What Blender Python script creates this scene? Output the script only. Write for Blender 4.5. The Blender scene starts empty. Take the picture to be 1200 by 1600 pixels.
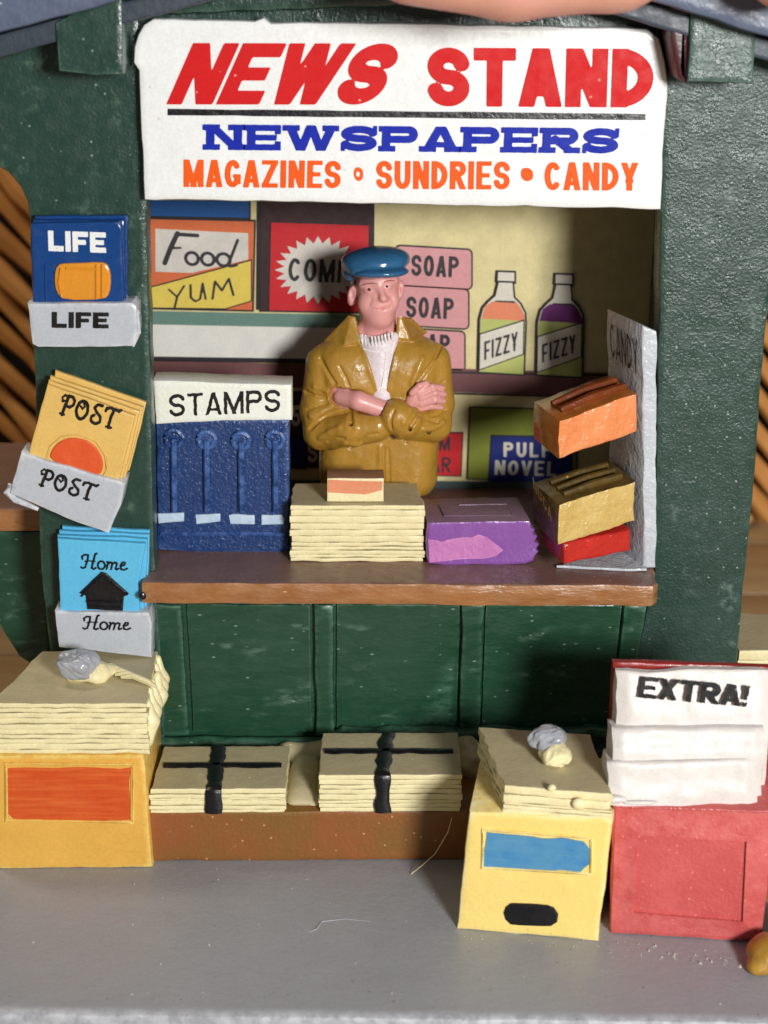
import bpy, bmesh, math, random
import numpy as np
from mathutils import Vector, Matrix, noise
from mathutils.bvhtree import BVHTree

# Everything below is written in centimetres; the last lines bring the scene to metres.
S = 0.01
random.seed(7)
sc = bpy.context.scene
col = sc.collection

# ------------------------------------------------------------------ camera
F_PX, PITCH, YAW, ROLL, DIST = 2600.0, math.radians(19), math.radians(1.5), math.radians(0.5), 26.0
_F = np.array([math.sin(YAW)*math.cos(PITCH), math.cos(YAW)*math.cos(PITCH), -math.sin(PITCH)])
_R0 = np.array([math.cos(YAW), -math.sin(YAW), 0.0]); _U0 = np.cross(_R0, _F)
_R = _R0*math.cos(ROLL) + _U0*math.sin(ROLL); _U = np.cross(_R, _F)
_C = -_F*DIST
cd = bpy.data.cameras.new('camera'); cam = bpy.data.objects.new('camera', cd); col.objects.link(cam)
cd.sensor_fit = 'HORIZONTAL'; cd.sensor_width = 36.0; cd.lens = F_PX/1200*36
cd.clip_start = 0.01; cd.clip_end = 20
cam.matrix_world = Matrix(((_R[0], _U[0], -_F[0], _C[0]*S), (_R[1], _U[1], -_F[1], _C[1]*S), (_R[2], _U[2], -_F[2], _C[2]*S), (0, 0, 0, 1)))
cd.dof.use_dof = True; cd.dof.focus_distance = 25.6*S; cd.dof.aperture_fstop = 36
sc.camera = cam
sc.render.resolution_x, sc.render.resolution_y = 768, 1024

# ------------------------------------------------------------------ light
w = bpy.data.worlds.new('World'); sc.world = w; w.use_nodes = True
w.node_tree.nodes['Background'].inputs[0].default_value = (1.0, 0.97, 0.93, 1)
w.node_tree.nodes['Background'].inputs[1].default_value = 0.15
def lamp(name, loc, target, size, energy, color):
    ld = bpy.data.lights.new(name, 'AREA'); ld.shape = 'DISK'; ld.size = size*S; ld.energy = energy; ld.color = color
    lo = bpy.data.objects.new(name, ld); col.objects.link(lo)
    lo.location = Vector(loc)*S
    lo.rotation_euler = (Vector(target)-Vector(loc)).to_track_quat('-Z', 'Y').to_euler()
    return lo
lamp('lamp', (15.0, -42.0, 12.2), (0, 0, -0.5), 8.0, 2.2, (1.0, 0.985, 0.965))
lamp('rattan_fill', (-16, 5.5, 24), (-9, 17, 2), 8, 0.3, (1.0, 0.86, 0.68))  # added fill lamp behind the kiosk, brightens the rattan screen
sc.view_settings.view_transform = 'Standard'; sc.view_settings.look = 'None'
sc.view_settings.exposure = 0.0; sc.view_settings.gamma = 1.0
sc.cycles.max_bounces = 6

# ------------------------------------------------------------------ measuring the photograph
def _ray(px, py): return _F + (px-600)/F_PX*_R - (py-800)/F_PX*_U
def P(px, py, y):
    d = _ray(px, py); return Vector(_C + d*((y-_C[1])/d[1]))
def PZ(px, py, z):
    d = _ray(px, py); return Vector(_C + d*((z-_C[2])/d[2]))
def PP(px, py, p0, n):
    d = _ray(px, py); n = np.array(n); return Vector(_C + d*(np.dot(np.array(p0)-_C, n)/np.dot(d, n)))
def YP(y): return lambda px, py: P(px, py, y)
def VP(a, b):                       # vertical plane through two ground points
    n = Vector((b[1]-a[1], -(b[0]-a[0]), 0)).normalized()
    f = lambda px, py: PP(px, py, a, n); f.n = n if n.y < 0 else -n
    return f
def proj(X, Y, Z):
    dx, dy, dz = X-_C[0], Y-_C[1], Z-_C[2]
    zz = dx*_F[0]+dy*_F[1]+dz*_F[2]
    return 600+F_PX*(dx*_R[0]+dy*_R[1]+dz*_R[2])/zz, 800-F_PX*(dx*_U[0]+dy*_U[1]+dz*_U[2])/zz

# ------------------------------------------------------------------ materials
def rgb(r, g, b):
    f = lambda c: ((c/255+0.055)/1.055)**2.4 if c > 10 else c/255/12.92
    return (f(r), f(g), f(b), 1)
def paint(name, c, c2=None, rough=0.38, bump=0.25, bscale=9.0, mott=1.6, mamt=0.5, speck=0.0, speckc=(225, 225, 215), speckscale=26,
          coarse=0.0, cscale=2.0, stretch=(1, 1, 1), spec=0.5, streak=0.0, coat=0.0, scuff=0.0, scuffc=(120, 150, 130), wear=0.0, wearc=None):
    m = bpy.data.materials.new(name); m.use_nodes = True
    nt = m.node_tree; N = nt.nodes; L = nt.links
    b = N['Principled BSDF']; b.inputs['Roughness'].default_value = rough; b.inputs['Specular IOR Level'].default_value = spec
    b.inputs['Coat Weight'].default_value = coat; b.inputs['Coat Roughness'].default_value = 0.12
    tc = N.new('ShaderNodeTexCoord'); mp = N.new('ShaderNodeMapping'); mp.inputs['Scale'].default_value = tuple(s/S for s in stretch)
    L.new(tc.outputs['Object'], mp.inputs['Vector'])
    def nz(scale, detail=4, rough_=0.6):
        n = N.new('ShaderNodeTexNoise'); n.inputs['Scale'].default_value = scale; n.inputs['Detail'].default_value = detail
        n.inputs['Roughness'].default_value = rough_
        L.new(mp.outputs['Vector'], n.inputs['Vector']); return n
    def ramp(src, a, bb, ca=(0, 0, 0, 1), cb=(1, 1, 1, 1)):
        r = N.new('ShaderNodeValToRGB'); r.color_ramp.elements[0].position = a; r.color_ramp.elements[1].position = bb
        r.color_ramp.elements[0].color = ca; r.color_ramp.elements[1].color = cb
        L.new(src, r.inputs['Fac']); return r
    def mix(fac, a, bcol):
        x = N.new('ShaderNodeMix'); x.data_type = 'RGBA'
        if hasattr(fac, 'node'): L.new(fac, x.inputs[0])
        else: x.inputs[0].default_value = fac
        for s, v in ((x.inputs[6], a), (x.inputs[7], bcol)):
            if hasattr(v, 'node'): L.new(v, s)
            else: s.default_value = v
        return x.outputs[2]
    ca = rgb(*c); cb = rgb(*c2) if c2 else tuple(min(1, k*0.78) for k in ca[:3])+(1,)
    r = ramp(nz(mott).outputs['Fac'], 0.5-0.22, 0.5+0.22)
    ml = N.new('ShaderNodeMath'); ml.operation = 'MULTIPLY'; ml.inputs[1].default_value = mamt
    L.new(r.outputs['Color'], ml.inputs[0])
    cc = mix(ml.outputs[0], ca, cb)
    fine = ramp(nz(26, 2).outputs['Fac'], 0.3, 0.7, (0.93, 0.93, 0.93, 1), (1.04, 1.04, 1.04, 1))
    x = N.new('ShaderNodeMix'); x.data_type = 'RGBA'; x.blend_type = 'MULTIPLY'; x.inputs[0].default_value = 1
    L.new(cc, x.inputs[6]); L.new(fine.outputs['Color'], x.inputs[7]); cc = x.outputs[2]
    if streak:                       # brush streaks
        mp2 = N.new('ShaderNodeMapping'); mp2.inputs['Scale'].default_value = (1.2/S, 1.2/S, 16/S)
        L.new(tc.outputs['Object'], mp2.inputs['Vector'])
        ns = N.new('ShaderNodeTexNoise'); ns.inputs['Scale'].default_value = 1.0; ns.inputs['Detail'].default_value = 3
        L.new(mp2.outputs['Vector'], ns.inputs['Vector'])
        rs = ramp(ns.outputs['Fac'], 0.45, 0.75)
        ms = N.new('ShaderNodeMath'); ms.operation = 'MULTIPLY'; ms.inputs[1].default_value = streak
        L.new(rs.outputs['Color'], ms.inputs[0]); cc = mix(ms.outputs[0], cc, cb)
    if scuff:                        # pale rubbed patches
        s1 = ramp(nz(1.5, 2).outputs['Fac'], 0.56, 0.72); s2 = ramp(nz(6, 5, .7).outputs['Fac'], 0.48, 0.72)
        m1 = N.new('ShaderNodeMath'); m1.operation = 'MULTIPLY'; L.new(s1.outputs['Color'], m1.inputs[0]); L.new(s2.outputs['Color'], m1.inputs[1])
        m3 = N.new('ShaderNodeMath'); m3.operation = 'MULTIPLY'; L.new(m1.outputs[0], m3.inputs[0]); m3.inputs[1].default_value = scuff
        cc = mix(m3.outputs[0], cc, rgb(*scuffc))
    if wear:                         # paint rubbed pale along the edges
        ge = N.new('ShaderNodeNewGeometry'); w1 = ramp(ge.outputs['Pointiness'], 0.515, 0.57); w2 = ramp(nz(5, 4, .7).outputs['Fac'], 0.38, 0.62)
        m5 = N.new('ShaderNodeMath'); m5.operation = 'MULTIPLY'; L.new(w1.outputs['Color'], m5.inputs[0]); L.new(w2.outputs['Color'], m5.inputs[1])
        m6 = N.new('ShaderNodeMath'); m6.operation = 'MULTIPLY'; L.new(m5.outputs[0], m6.inputs[0]); m6.inputs[1].default_value = wear
        cc = mix(m6.outputs[0], cc, rgb(*(wearc or tuple(min(255, int(k*1.25+50)) for k in c))))
    if speck:                        # dust flecks and bare grains
        v = N.new('ShaderNodeTexVoronoi'); v.inputs['Scale'].default_value = speckscale*0.35
        L.new(mp.outputs['Vector'], v.inputs['Vector'])
        r1 = ramp(v.outputs['Distance'], 0.08, 0.2, (1, 1, 1, 1), (0, 0, 0, 1))
        sx = N.new('ShaderNodeSeparateColor'); L.new(v.outputs['Color'], sx.inputs[0])
        gt = N.new('ShaderNodeMath'); gt.operation = 'LESS_THAN'; gt.inputs[1].default_value = speck; L.new(sx.outputs[0], gt.inputs[0])
        mm = N.new('ShaderNodeMath'); mm.operation = 'MULTIPLY'; L.new(r1.outputs['Color'], mm.inputs[0]); L.new(gt.outputs[0], mm.inputs[1])
        m2 = N.new('ShaderNodeMath'); m2.operation = 'MULTIPLY'; L.new(mm.outputs[0], m2.inputs[0]); m2.inputs[1].default_value = 0.75
        cc = mix(m2.outputs[0], cc, rgb(*speckc))
    L.new(cc, b.inputs['Base Color'])
    rr = ramp(nz(5).outputs['Fac'], 0.3, 0.7, (max(0, rough-0.12),)*3+(1,), (min(1, rough+0.14),)*3+(1,))
    L.new(rr.outputs['Color'], b.inputs['Roughness'])
    nrm = None
    for st, scl, dist in ((coarse, cscale, 0.05), (bump, bscale*1.5, 0.016)):
        if st:
            bp = N.new('ShaderNodeBump'); bp.inputs['Strength'].default_value = min(1, st); bp.inputs['Distance'].default_value = dist*S*max(1, st)
            L.new(nz(scl, 3, 0.55).outputs['Fac'], bp.inputs['Height'])
            if nrm: L.new(nrm, bp.inputs['Normal'])
            nrm = bp.outputs['Normal']
    if nrm: L.new(nrm, b.inputs['Normal'])
    return m

M = {}
M['green'] = paint('green_paint', (34, 60, 51), (52, 82, 72), rough=.28, bump=.5, bscale=14, wear=.6, mott=1.1, mamt=.4, speck=.12, speckc=(150, 175, 160), coarse=.4, scuff=.6)
M['green_rough'] = paint('green_paint_grainy', (32, 58, 49), (52, 78, 70), rough=.3, bump=.75, bscale=15, wear=.5, spec=.42, mott=.55, mamt=.75, speck=.2, speckc=(160, 180, 172), coarse=.5, scuff=.5, scuffc=(150, 176, 168))
M['green_panel'] = paint('green_panel_paint', (27, 66, 47), (88, 126, 102), rough=.3, bump=.35, bscale=8, wear=.6, mott=2.2, mamt=.1, speck=.14, speckc=(150, 180, 160), coarse=.35, stretch=(.6, 1, 1.6), scuff=.75)
M['white'] = paint('white_paint', (234, 237, 237), (226, 229, 228), rough=.3, bump=.12, bscale=8, mamt=.4, speck=.05, speckc=(190, 180, 165), coarse=.3)
M['white_extra'] = paint('white_satin', (222, 217, 213), (198, 192, 185), rough=.42, bump=.2, bscale=7, mamt=.5, coarse=.35, cscale=3)
M['red'] = paint('red_paint', (206, 20, 22), (196, 16, 20), rough=.5, bump=.1, spec=.18, bscale=10, speck=.05, speckc=(250, 190, 180))
M['blue_ink'] = paint('blue_print', (12, 38, 168), (10, 32, 146), rough=.5, bump=.1, spec=.18)
M['orange_ink'] = paint('orange_print', (236, 92, 16), (226, 84, 14), rough=.5, bump=.1, spec=.18)
M['black'] = paint('black_paint', (16, 15, 18), (26, 25, 30), rough=.3, bump=.5, bscale=9)
M['ink_black'] = paint('matt_black_ink', (15, 15, 17), (24, 22, 25), rough=.62, bump=.15, spec=.25, speck=.04, speckc=(150, 150, 150))
M['black_text'] = paint('black_lettering', (14, 13, 15), (22, 20, 22), rough=.35, bump=.3, speck=.03, speckc=(170, 170, 170))
M['cream'] = paint('cream_paint', (240, 230, 182), (224, 210, 160), rough=.4, bump=.35, bscale=7, mott=2.2, mamt=.6, speck=.04, speckc=(205, 190, 140), coarse=.4, cscale=3)
M['cream_top'] = paint('cream_greyer', (198, 186, 148), (172, 160, 126), rough=.5, bump=.4, bscale=9, mott=1.6, mamt=.6, speck=.07, speckc=(245, 238, 205), coarse=.25, cscale=2)  # darker, greyer cream for upward faces of stacks and for paper wads
M['counter_top'] = paint('counter_brown', (136, 104, 92), (112, 84, 76), rough=.38, bump=.5, bscale=10, mamt=.7, speck=.10, speckc=(190, 170, 160), coarse=.3)
M['counter_edge'] = paint('counter_front_brown', (166, 110, 62), (134, 88, 56), rough=.32, wear=.35, wearc=(196, 160, 120), bump=.7, bscale=9, mamt=.7, mott=2.2, speck=.06, speckc=(210, 190, 160), stretch=(.5, 1, 1.6), coarse=.5, cscale=3)
M['plinth'] = paint('plinth_brown', (146, 84, 44), (120, 92, 38), rough=.38, bump=.6, bscale=10, mott=.8, mamt=.9, speck=.22, speckc=(230, 170, 120))
M['pavement'] = paint('pavement_grey', (154, 157, 163), (141, 144, 150), rough=.44, wear=.6, bump=.35, bscale=8, mott=.8, mamt=.5, speck=.03, speckc=(90, 88, 90), coarse=.25)
M['pavement_ridge'] = paint('pavement_ridge_grey', (160, 163, 169), (146, 149, 156), rough=.44, bump=.3)
M['roof'] = paint('slate_paint', (92, 104, 128), (70, 80, 104), rough=.38, bump=.5, bscale=8, mott=1.5, mamt=.7, speck=.04, speckc=(200, 205, 215), coarse=.5)
M['corbel'] = paint('corbel_paint', (52, 78, 71), (78, 102, 96), rough=.3, wear=.5, bump=.9, bscale=13, mott=1.2, mamt=.6, speck=.15, speckc=(180, 196, 190), coarse=.5)
M['roof_dark'] = paint('slate_dark', (52, 62, 76), (42, 52, 62), rough=.45, bump=.4)
M['maroon'] = paint('maroon_paint', (78, 36, 42), (50, 24, 30), rough=.4, bump=.5, speck=.05, speckc=(150, 120, 125))
M['dark'] = paint('dark_interior', (42, 44, 42), (30, 32, 32), rough=.6, bump=.2)
M['stampblue'] = paint('navy_paint', (32, 62, 116), (26, 50, 94), rough=.3, wear=.6, bump=1.2, bscale=11, mamt=.5, speck=.3, speckc=(130, 155, 195), speckscale=40)
M['stampwhite'] = paint('white_cracked', (232, 240, 240), (238, 230, 196), rough=.4, bump=.4, mott=.8, mamt=.6, speck=.05, speckc=(130, 130, 130))
M['stamptag'] = paint('pale_blue_paint', (200, 220, 236), (160, 186, 214), rough=.3, bump=.5, mamt=.7, mott=4)
M['lifeblue'] = paint('cobalt_cover', (20, 66, 130), (16, 54, 112), rough=.22, bump=.12, mamt=.4, coarse=.15)
M['holder'] = paint('grey_holder', (186, 192, 200), (172, 178, 188), rough=.28, wear=.5, bump=.2, mamt=.3, coarse=.2)
M['amber'] = paint('amber_paint', (226, 148, 40), (206, 136, 44), rough=.22, bump=.2, coarse=.3, coat=.3)
M['post'] = paint('tan_cover', (228, 190, 108), (204, 164, 88), rough=.34, bump=.2, mamt=.5, coarse=.3)
M['postorange'] = paint('vermilion_paint', (226, 92, 44), (206, 74, 34), rough=.35, bump=.3, mamt=.5, mott=3)
M['homeblue'] = paint('sky_cover', (98, 190, 230), (80, 170, 214), rough=.24, bump=.1, mamt=.4, coarse=.2)
M['purple'] = paint('purple_paint', (140, 84, 164), (120, 68, 148), rough=.26, bump=.3, mamt=.5, coarse=.4, coat=.3)
M['purple_top'] = paint('plum_cover', (128, 98, 122), (104, 78, 100), rough=.36, bump=.5, mamt=.5, speck=.12, speckc=(200, 180, 190))
M['pink'] = paint('pink_paint', (206, 134, 190), (176, 100, 168), rough=.3, bump=.6, mamt=.7, mott=4, coarse=.5)
M['peach'] = paint('peach_paint', (228, 150, 112), (206, 120, 84), rough=.35, bump=.3, mamt=.5)
M['wood_box'] = paint('cocoa_paint', (150, 110, 88), (130, 92, 74), rough=.4, bump=.3)
M['candyorange'] = paint('glossy_orange', (240, 158, 106), (222, 112, 50), rough=.22, bump=1.6, bscale=8, mott=2, mamt=.8, coarse=1.0, cscale=4, coat=.4)
M['candybrown'] = paint('burnt_orange', (186, 108, 44), (120, 58, 22), rough=.26, bump=.6, mott=2.4, mamt=.8, coarse=.6, stretch=(1, .5, 1), coat=.3)
M['gold'] = paint('gold_paint', (220, 192, 122), (186, 148, 66), rough=.22, bump=1.6, bscale=8, mott=2.2, mamt=.8, coarse=.9, cscale=4, coat=.3)
M['choc'] = paint('chocolate_paint', (128, 62, 24), (92, 40, 16), rough=.26, bump=.8, mott=3, mamt=.7, coarse=.8, coat=.3)
M['olive'] = paint('dark_olive', (106, 84, 36), (56, 42, 18), rough=.3, bump=.6, mott=2.4, mamt=.9, speck=.06, speckc=(220, 170, 60), coarse=.5)
M['candyred'] = paint('glossy_red', (206, 50, 40), (160, 28, 30), rough=.18, bump=.6, mott=3, mamt=.7, coarse=.9, cscale=4, coat=.5)
M['rackgrey'] = paint('rack_grey_white', (200, 206, 212), (172, 178, 186), rough=.34, bump=.8, bscale=8, mamt=.6, coarse=.6, cscale=3)
M['boxorange'] = paint('mustard_paint', (232, 180, 84), (212, 160, 66), rough=.32, bump=.3, wear=.5, mamt=.6, mott=1.2, coarse=.45)
M['boxwindow'] = paint('orange_red_brushed', (204, 74, 24), (222, 112, 52), rough=.34, bump=.3, mamt=.3, streak=.8)
M['yellow'] = paint('yellow_paint', (245, 219, 132), (236, 205, 112), rough=.32, bump=.35, wear=.5, mamt=.6, mott=1.2, coarse=.45, speck=.04, speckc=(200, 160, 70))
M['window_blue'] = paint('brushed_blue', (62, 132, 184), (100, 156, 184), rough=.36, bump=.3, mamt=.6, mott=2.6, streak=.4)
M['boxred'] = paint('coral_red', (206, 96, 94), (180, 66, 64), rough=.34, wear=.3, wearc=(226, 130, 126), bump=.8, bscale=12, mott=1.0, mamt=.7, speck=.2, speckc=(235, 140, 135), coarse=.4)
M['boxreddeep'] = paint('deep_red', (150, 36, 32), (120, 26, 26), rough=.34, bump=.4)
M['stone'] = paint('grey_stone', (176, 179, 186), (126, 130, 140), rough=.22, bump=.6, mamt=.7, mott=3, coarse=.7, cscale=4, coat=.3)
M['jacket'] = paint('ochre_jacket', (184, 138, 56), (160, 122, 46), rough=.33, bump=.3, bscale=6, mott=1.8, mamt=.8, coarse=.5, cscale=4.2, coat=.06)
M['skin'] = paint('pink_skin', (226, 162, 156), (212, 142, 140), rough=.38, bump=.12, mott=3, mamt=.5)
M['cap'] = paint('cap_blue', (52, 104, 146), (40, 84, 124), rough=.22, bump=.15, mott=2.2, mamt=.6, coarse=.5, cscale=2.4, coat=.4)
M['sweater'] = paint('white_knit', (232, 222, 226), (206, 186, 196), rough=.4, bump=.9, bscale=9, mott=5, mamt=.6)
M['knitwhite'] = paint('white_rib', (246, 242, 240), (232, 224, 226), rough=.3, bump=.4)
M['brow'] = paint('brow_brown', (166, 106, 100), rough=.5, bump=0)
M['lip'] = paint('lip_pink', (196, 116, 114), rough=.4, bump=0)
M['hairdark'] = paint('dark_hair', (82, 60, 54), rough=.5, bump=.5)
M['finger'] = paint('finger_skin', (236, 176, 156), (226, 156, 138), rough=.45, bump=.3, bscale=3, mott=.6, mamt=.5)
M['rattan'] = paint('rattan_brown', (226, 164, 92), (186, 122, 62), rough=.45, bump=.4, mott=.5, mamt=.8)
M['table'] = paint('table_wood', (178, 152, 112), (142, 112, 76), rough=.5, bump=.3, mott=1.0, mamt=.8, stretch=(.15, 1.6, 1.6))
M['brass'] = paint('brass_paint', (186, 144, 54), (138, 100, 34), rough=.28, bump=.5, mott=3, mamt=.8, coarse=.6, coat=.3)
M['white_dust'] = paint('white_dust', (235, 232, 222), rough=.7, bump=0)
# print inks on the paper backdrop
def ink(name, c, k=.35): return paint('print_'+name, c, tuple(int(v*.86) for v in c), rough=.55, bump=.12, mott=3.2, mamt=k, spec=.35)
M['p_cream'] = ink('cream', (236, 222, 164), .7); M['p_orange'] = ink('orange', (220, 112, 66)); M['p_grey'] = ink('grey', (222, 216, 206), .6)
M['p_yellow'] = ink('yellow', (234, 208, 92)); M['p_blue'] = ink('blue', (26, 88, 156)); M['p_brown'] = ink('brown', (58, 34, 36))
M['p_red'] = ink('red', (206, 32, 40)); M['p_line'] = ink('line', (40, 34, 40)); M['p_green'] = ink('green', (106, 140, 128))
M['p_white'] = ink('white', (232, 230, 222)); M['p_shelf'] = ink('shelf', (116, 74, 74)); M['p_pink'] = ink('pink', (222, 158, 160))
M['p_lime'] = ink('lime', (190, 198, 112)); M['p_salmon'] = ink('salmon', (236, 140, 100)); M['p_violet'] = ink('violet', (112, 34, 116))
M['p_bottle'] = ink('bottle', (226, 220, 204)); M['p_olive'] = ink('olive', (132, 142, 46)); M['p_navy'] = ink('navy', (22, 40, 124))
M['p_maroon'] = ink('maroon', (70, 36, 62)); M['p_teal'] = ink('teal', (66, 84, 84)); M['p_text'] = ink('text', (52, 50, 54))

# ------------------------------------------------------------------ objects
WLOC = {}
def _props(o, label, cat, group, kind):
    if label: o['label'] = label
    if cat: o['category'] = cat
    if group: o['group'] = group
    if kind: o['kind'] = kind
def thing(name, loc, label, cat, group=None):
    o = bpy.data.objects.new(name, None); col.objects.link(o); o.empty_display_size = 0.2*S
    o.location = loc; WLOC[o.name] = Vector(loc); _props(o, label, cat, group, None); return o
def mesh(name, V, Fc, mat, parent=None, sharp=38, label=None, cat=None, group=None, kind=None):
    V = [Vector(v) for v in V]
    if parent is not None: base = WLOC[parent.name]
    else:
        xs = [v.x for v in V]; ys = [v.y for v in V]; zs = [v.z for v in V]
        base = Vector(((min(xs)+max(xs))/2, (min(ys)+max(ys))/2, min(zs)))
    me = bpy.data.meshes.new(name); me.from_pydata([tuple(v-base) for v in V], [], [tuple(f) for f in Fc]); me.update()
    for m_ in (mat if isinstance(mat, (list, tuple)) else [mat]): me.materials.append(m_)
    me.polygons.foreach_set('use_smooth', [sharp is not None]*len(me.polygons))
    if sharp: me.set_sharp_from_angle(angle=math.radians(sharp))
    o = bpy.data.objects.new(name, me); col.objects.link(o)
    if parent is not None: o.parent = parent
    else: o.location = base
    WLOC[o.name] = base; _props(o, label, cat, group, kind); return o
def fixn(V, Fc):
    bm = bmesh.new(); vs = [bm.verts.new(v) for v in V]
    for f in Fc:
        try: bm.faces.new([vs[i] for i in f])
        except ValueError: pass
    bmesh.ops.recalc_face_normals(bm, faces=bm.faces)
    out = [v.co.copy() for v in bm.verts], [[v.index for v in f.verts] for f in (bm.verts.index_update() or bm.faces)]
    bm.free(); return out
class MB:
    def __init__(s): s.V = []; s.F = []
    def add(s, V, Fc):
        k = len(s.V); s.V += [Vector(v) for v in V]; s.F += [[i+k for i in f] for f in Fc]; return s
    def obj(s, name, mat, parent=None, **kw): return mesh(name, s.V, s.F, mat, parent, **kw)

def nz3(v, f=1.0, o=0.0): return noise.noise(Vector((v[0]*f+o, v[1]*f+o*1.7, v[2]*f-o*2.3)))
def prism(front, vec, bev=.03, seg=.16, wob=.0, wf=2.2, seed=0.0, back=True):
    """A solid with rounded rim: front polygon pushed along vec, its edges a little uneven."""
    front = [Vector(p) for p in front]; vec = Vector(vec); L = vec.length; d = vec/L
    n = len(front); pts = []
    for i in range(n):
        a, b = front[i], front[(i+1) % n]; k = max(1, int((b-a).length/seg))
        pts += [a.lerp(b, j/k) for j in range(k)]
    nrm = Vector((0, 0, 0))
    for i in range(n): nrm += front[i].cross(front[(i+1) % n])
    nrm.normalize(); n = len(pts)
    inn = []
    for i in range(n):
        e0 = (pts[i]-pts[i-1]).normalized(); e1 = (pts[(i+1) % n]-pts[i]).normalized()
        t0 = nrm.cross(e0); t1 = nrm.cross(e1); t = t0+t1
        t = t.normalized()*min(1.6, 1/max(.4, math.sqrt(max(0, (1+t0.dot(t1))/2)))) if t.length > 1e-6 else t0
        inn.append(t)
    dd = [d*0.0]*n
    if wob:
        dd = [d*nz3(p, wf*.8, seed+5)*wob*.5 for p in pts]
        pts = [p + inn[i]*(nz3(p, wf, seed)+.45*nz3(p, wf*3.3, seed+2))*wob for i, p in enumerate(pts)]
    bev = min(bev, L*.45)
    rings = [(min(2.2*bev, max(1.12*bev, .7*seg)), 0), (bev, 0), (.29*bev, .29*bev), (0, bev)]
    rings += [(0, L-bev), (.29*bev, L-.29*bev), (bev, L)] if back else [(0, L)]
    V = []; Fc = []
    for ri, (ins, t) in enumerate(rings): V += [pts[i]+inn[i]*ins+d*t+(dd[i] if ri > 1 else dd[i]*0) for i in range(n)]
    for r in range(len(rings)-1):
        for i in range(n):
            j = (i+1) % n; Fc.append([r*n+i, r*n+j, (r+1)*n+j, (r+1)*n+i])
    Fc.append(list(range(n))[::-1]); k = (len(rings)-1)*n; Fc.append([k+i for i in range(n)])
    return fixn(V, Fc)
def box(x0, x1, y0, y1, z0, z1, **kw):
    return prism([(x0, y0, z0), (x1, y0, z0), (x1, y0, z1), (x0, y0, z1)], (0, y1-y0, 0), **kw)
def pslab(pts, pl, depth, **kw):        # outline measured on a plane, pushed back
    n = getattr(pl, 'n', Vector((0, -1, 0)))
    return prism([pl(*p) for p in pts], -n*depth, **kw)
def smoothpoly(pts, it=2):
    for _ in range(it):
        q = []
        for i in range(len(pts)):
            a, b = pts[i], pts[(i+1) % len(pts)]
            q += [(a[0]*.75+b[0]*.25, a[1]*.75+b[1]*.25), (a[0]*.25+b[0]*.75, a[1]*.25+b[1]*.75)]
        pts = q
    return pts
def tube(pts, r, seg=8, caps=True):
    pts = [Vector(p) for p in pts]; V = []; Fc = []; rr = r if isinstance(r, (list, tuple)) else [r]*len(pts)
    up = Vector((.13, .2, 1)).normalized()
    for i, p in enumerate(pts):
        d = (pts[min(i+1, len(pts)-1)]-pts[max(i-1, 0)]).normalized()
        a = d.cross(up);
        if a.length < 1e-3: a = d.cross(Vector((1, 0, 0)))
        a.normalize(); b = d.cross(a)
        V += [p+(a*math.cos(t)+b*math.sin(t))*rr[i] for t in [2*math.pi*k/seg for k in range(seg)]]
    for i in range(len(pts)-1):
        for k in range(seg):
            j = (k+1) % seg; Fc.append([i*seg+k, i*seg+j, (i+1)*seg+j, (i+1)*seg+k])
    if caps: Fc.append(list(range(seg))[::-1]); Fc.append([(len(pts)-1)*seg+k for k in range(seg)])
    return fixn(V, Fc)

# ------------------------------------------------------------------ sculpting: signed distances + surface nets
def surfnet(fn, lo, hi, h):
    ax = [np.arange(lo[i], hi[i]+h, h, dtype=np.float32) for i in range(3)]
    X, Y, Z = np.meshgrid(*ax, indexing='ij'); f = fn(X, Y, Z).astype(np.float32)
    nx, ny, nz = f.shape; s = f < 0
    cs = [(i, j, k) for i in (0, 1) for j in (0, 1) for k in (0, 1)]
    sub = lambda a, c: a[c[0]:nx-1+c[0], c[1]:ny-1+c[1], c[2]:nz-1+c[2]]
    cnt = sum(sub(s, c).astype(np.int8) for c in cs); act = (cnt > 0) & (cnt < 8)
    idx = np.argwhere(act); acc = np.zeros((len(idx), 3)); num = np.zeros(len(idx))
    fv = {c: sub(f, c)[act] for c in cs}
    for a in cs:
        for d in range(3):
            if a[d]: continue
            b = list(a); b[d] = 1; b = tuple(b); fa, fb = fv[a], fv[b]
            cr = (fa < 0) != (fb < 0); t = np.where(cr, fa/np.where(fa == fb, 1, fa-fb), 0)
            p = np.tile(np.array(a, float), (len(idx), 1)); p[:, d] += t
            acc += p*cr[:, None]; num += cr
    V = (idx + acc/num[:, None])*h + np.array(lo)
    ids = -np.ones(act.shape, np.int64); ids[act] = np.arange(len(idx)); Fc = []
    for d in range(3):
        e = [slice(None)]*3; e2 = [slice(None)]*3; e[d] = slice(0, -1); e2[d] = slice(1, None)
        s0, s1 = s[tuple(e)], s[tuple(e2)]; ch = np.argwhere(s0 != s1)
        o1, o2 = [(1, 2), (2, 0), (0, 1)][d]
        ch = ch[(ch[:, o1] > 0) & (ch[:, o2] > 0) & (ch[:, o1] < f.shape[o1]-1) & (ch[:, o2] < f.shape[o2]-1)]
        if not len(ch): continue
        flip = s0[tuple(ch.T)]
        def at(a, b):
            q = ch.copy(); q[:, o1] -= a; q[:, o2] -= b; return ids[tuple(q.T)]
        q = np.stack([at(1, 1), at(0, 1), at(0, 0), at(1, 0)], 1)
        q[~flip] = q[~flip][:, ::-1]; Fc.append(q)
    Fc = np.concatenate(Fc); Fc = Fc[(Fc >= 0).all(1)]
    return [Vector(v) for v in V], Fc.tolist()
def smin(a, b, k):
    if k <= 0: return np.minimum(a, b)
    h = np.clip(.5+.5*(b-a)/k, 0, 1); return b+(a-b)*h-k*h*(1-h)
def smax(a, b, k): return -smin(-a, -b, k)
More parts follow.
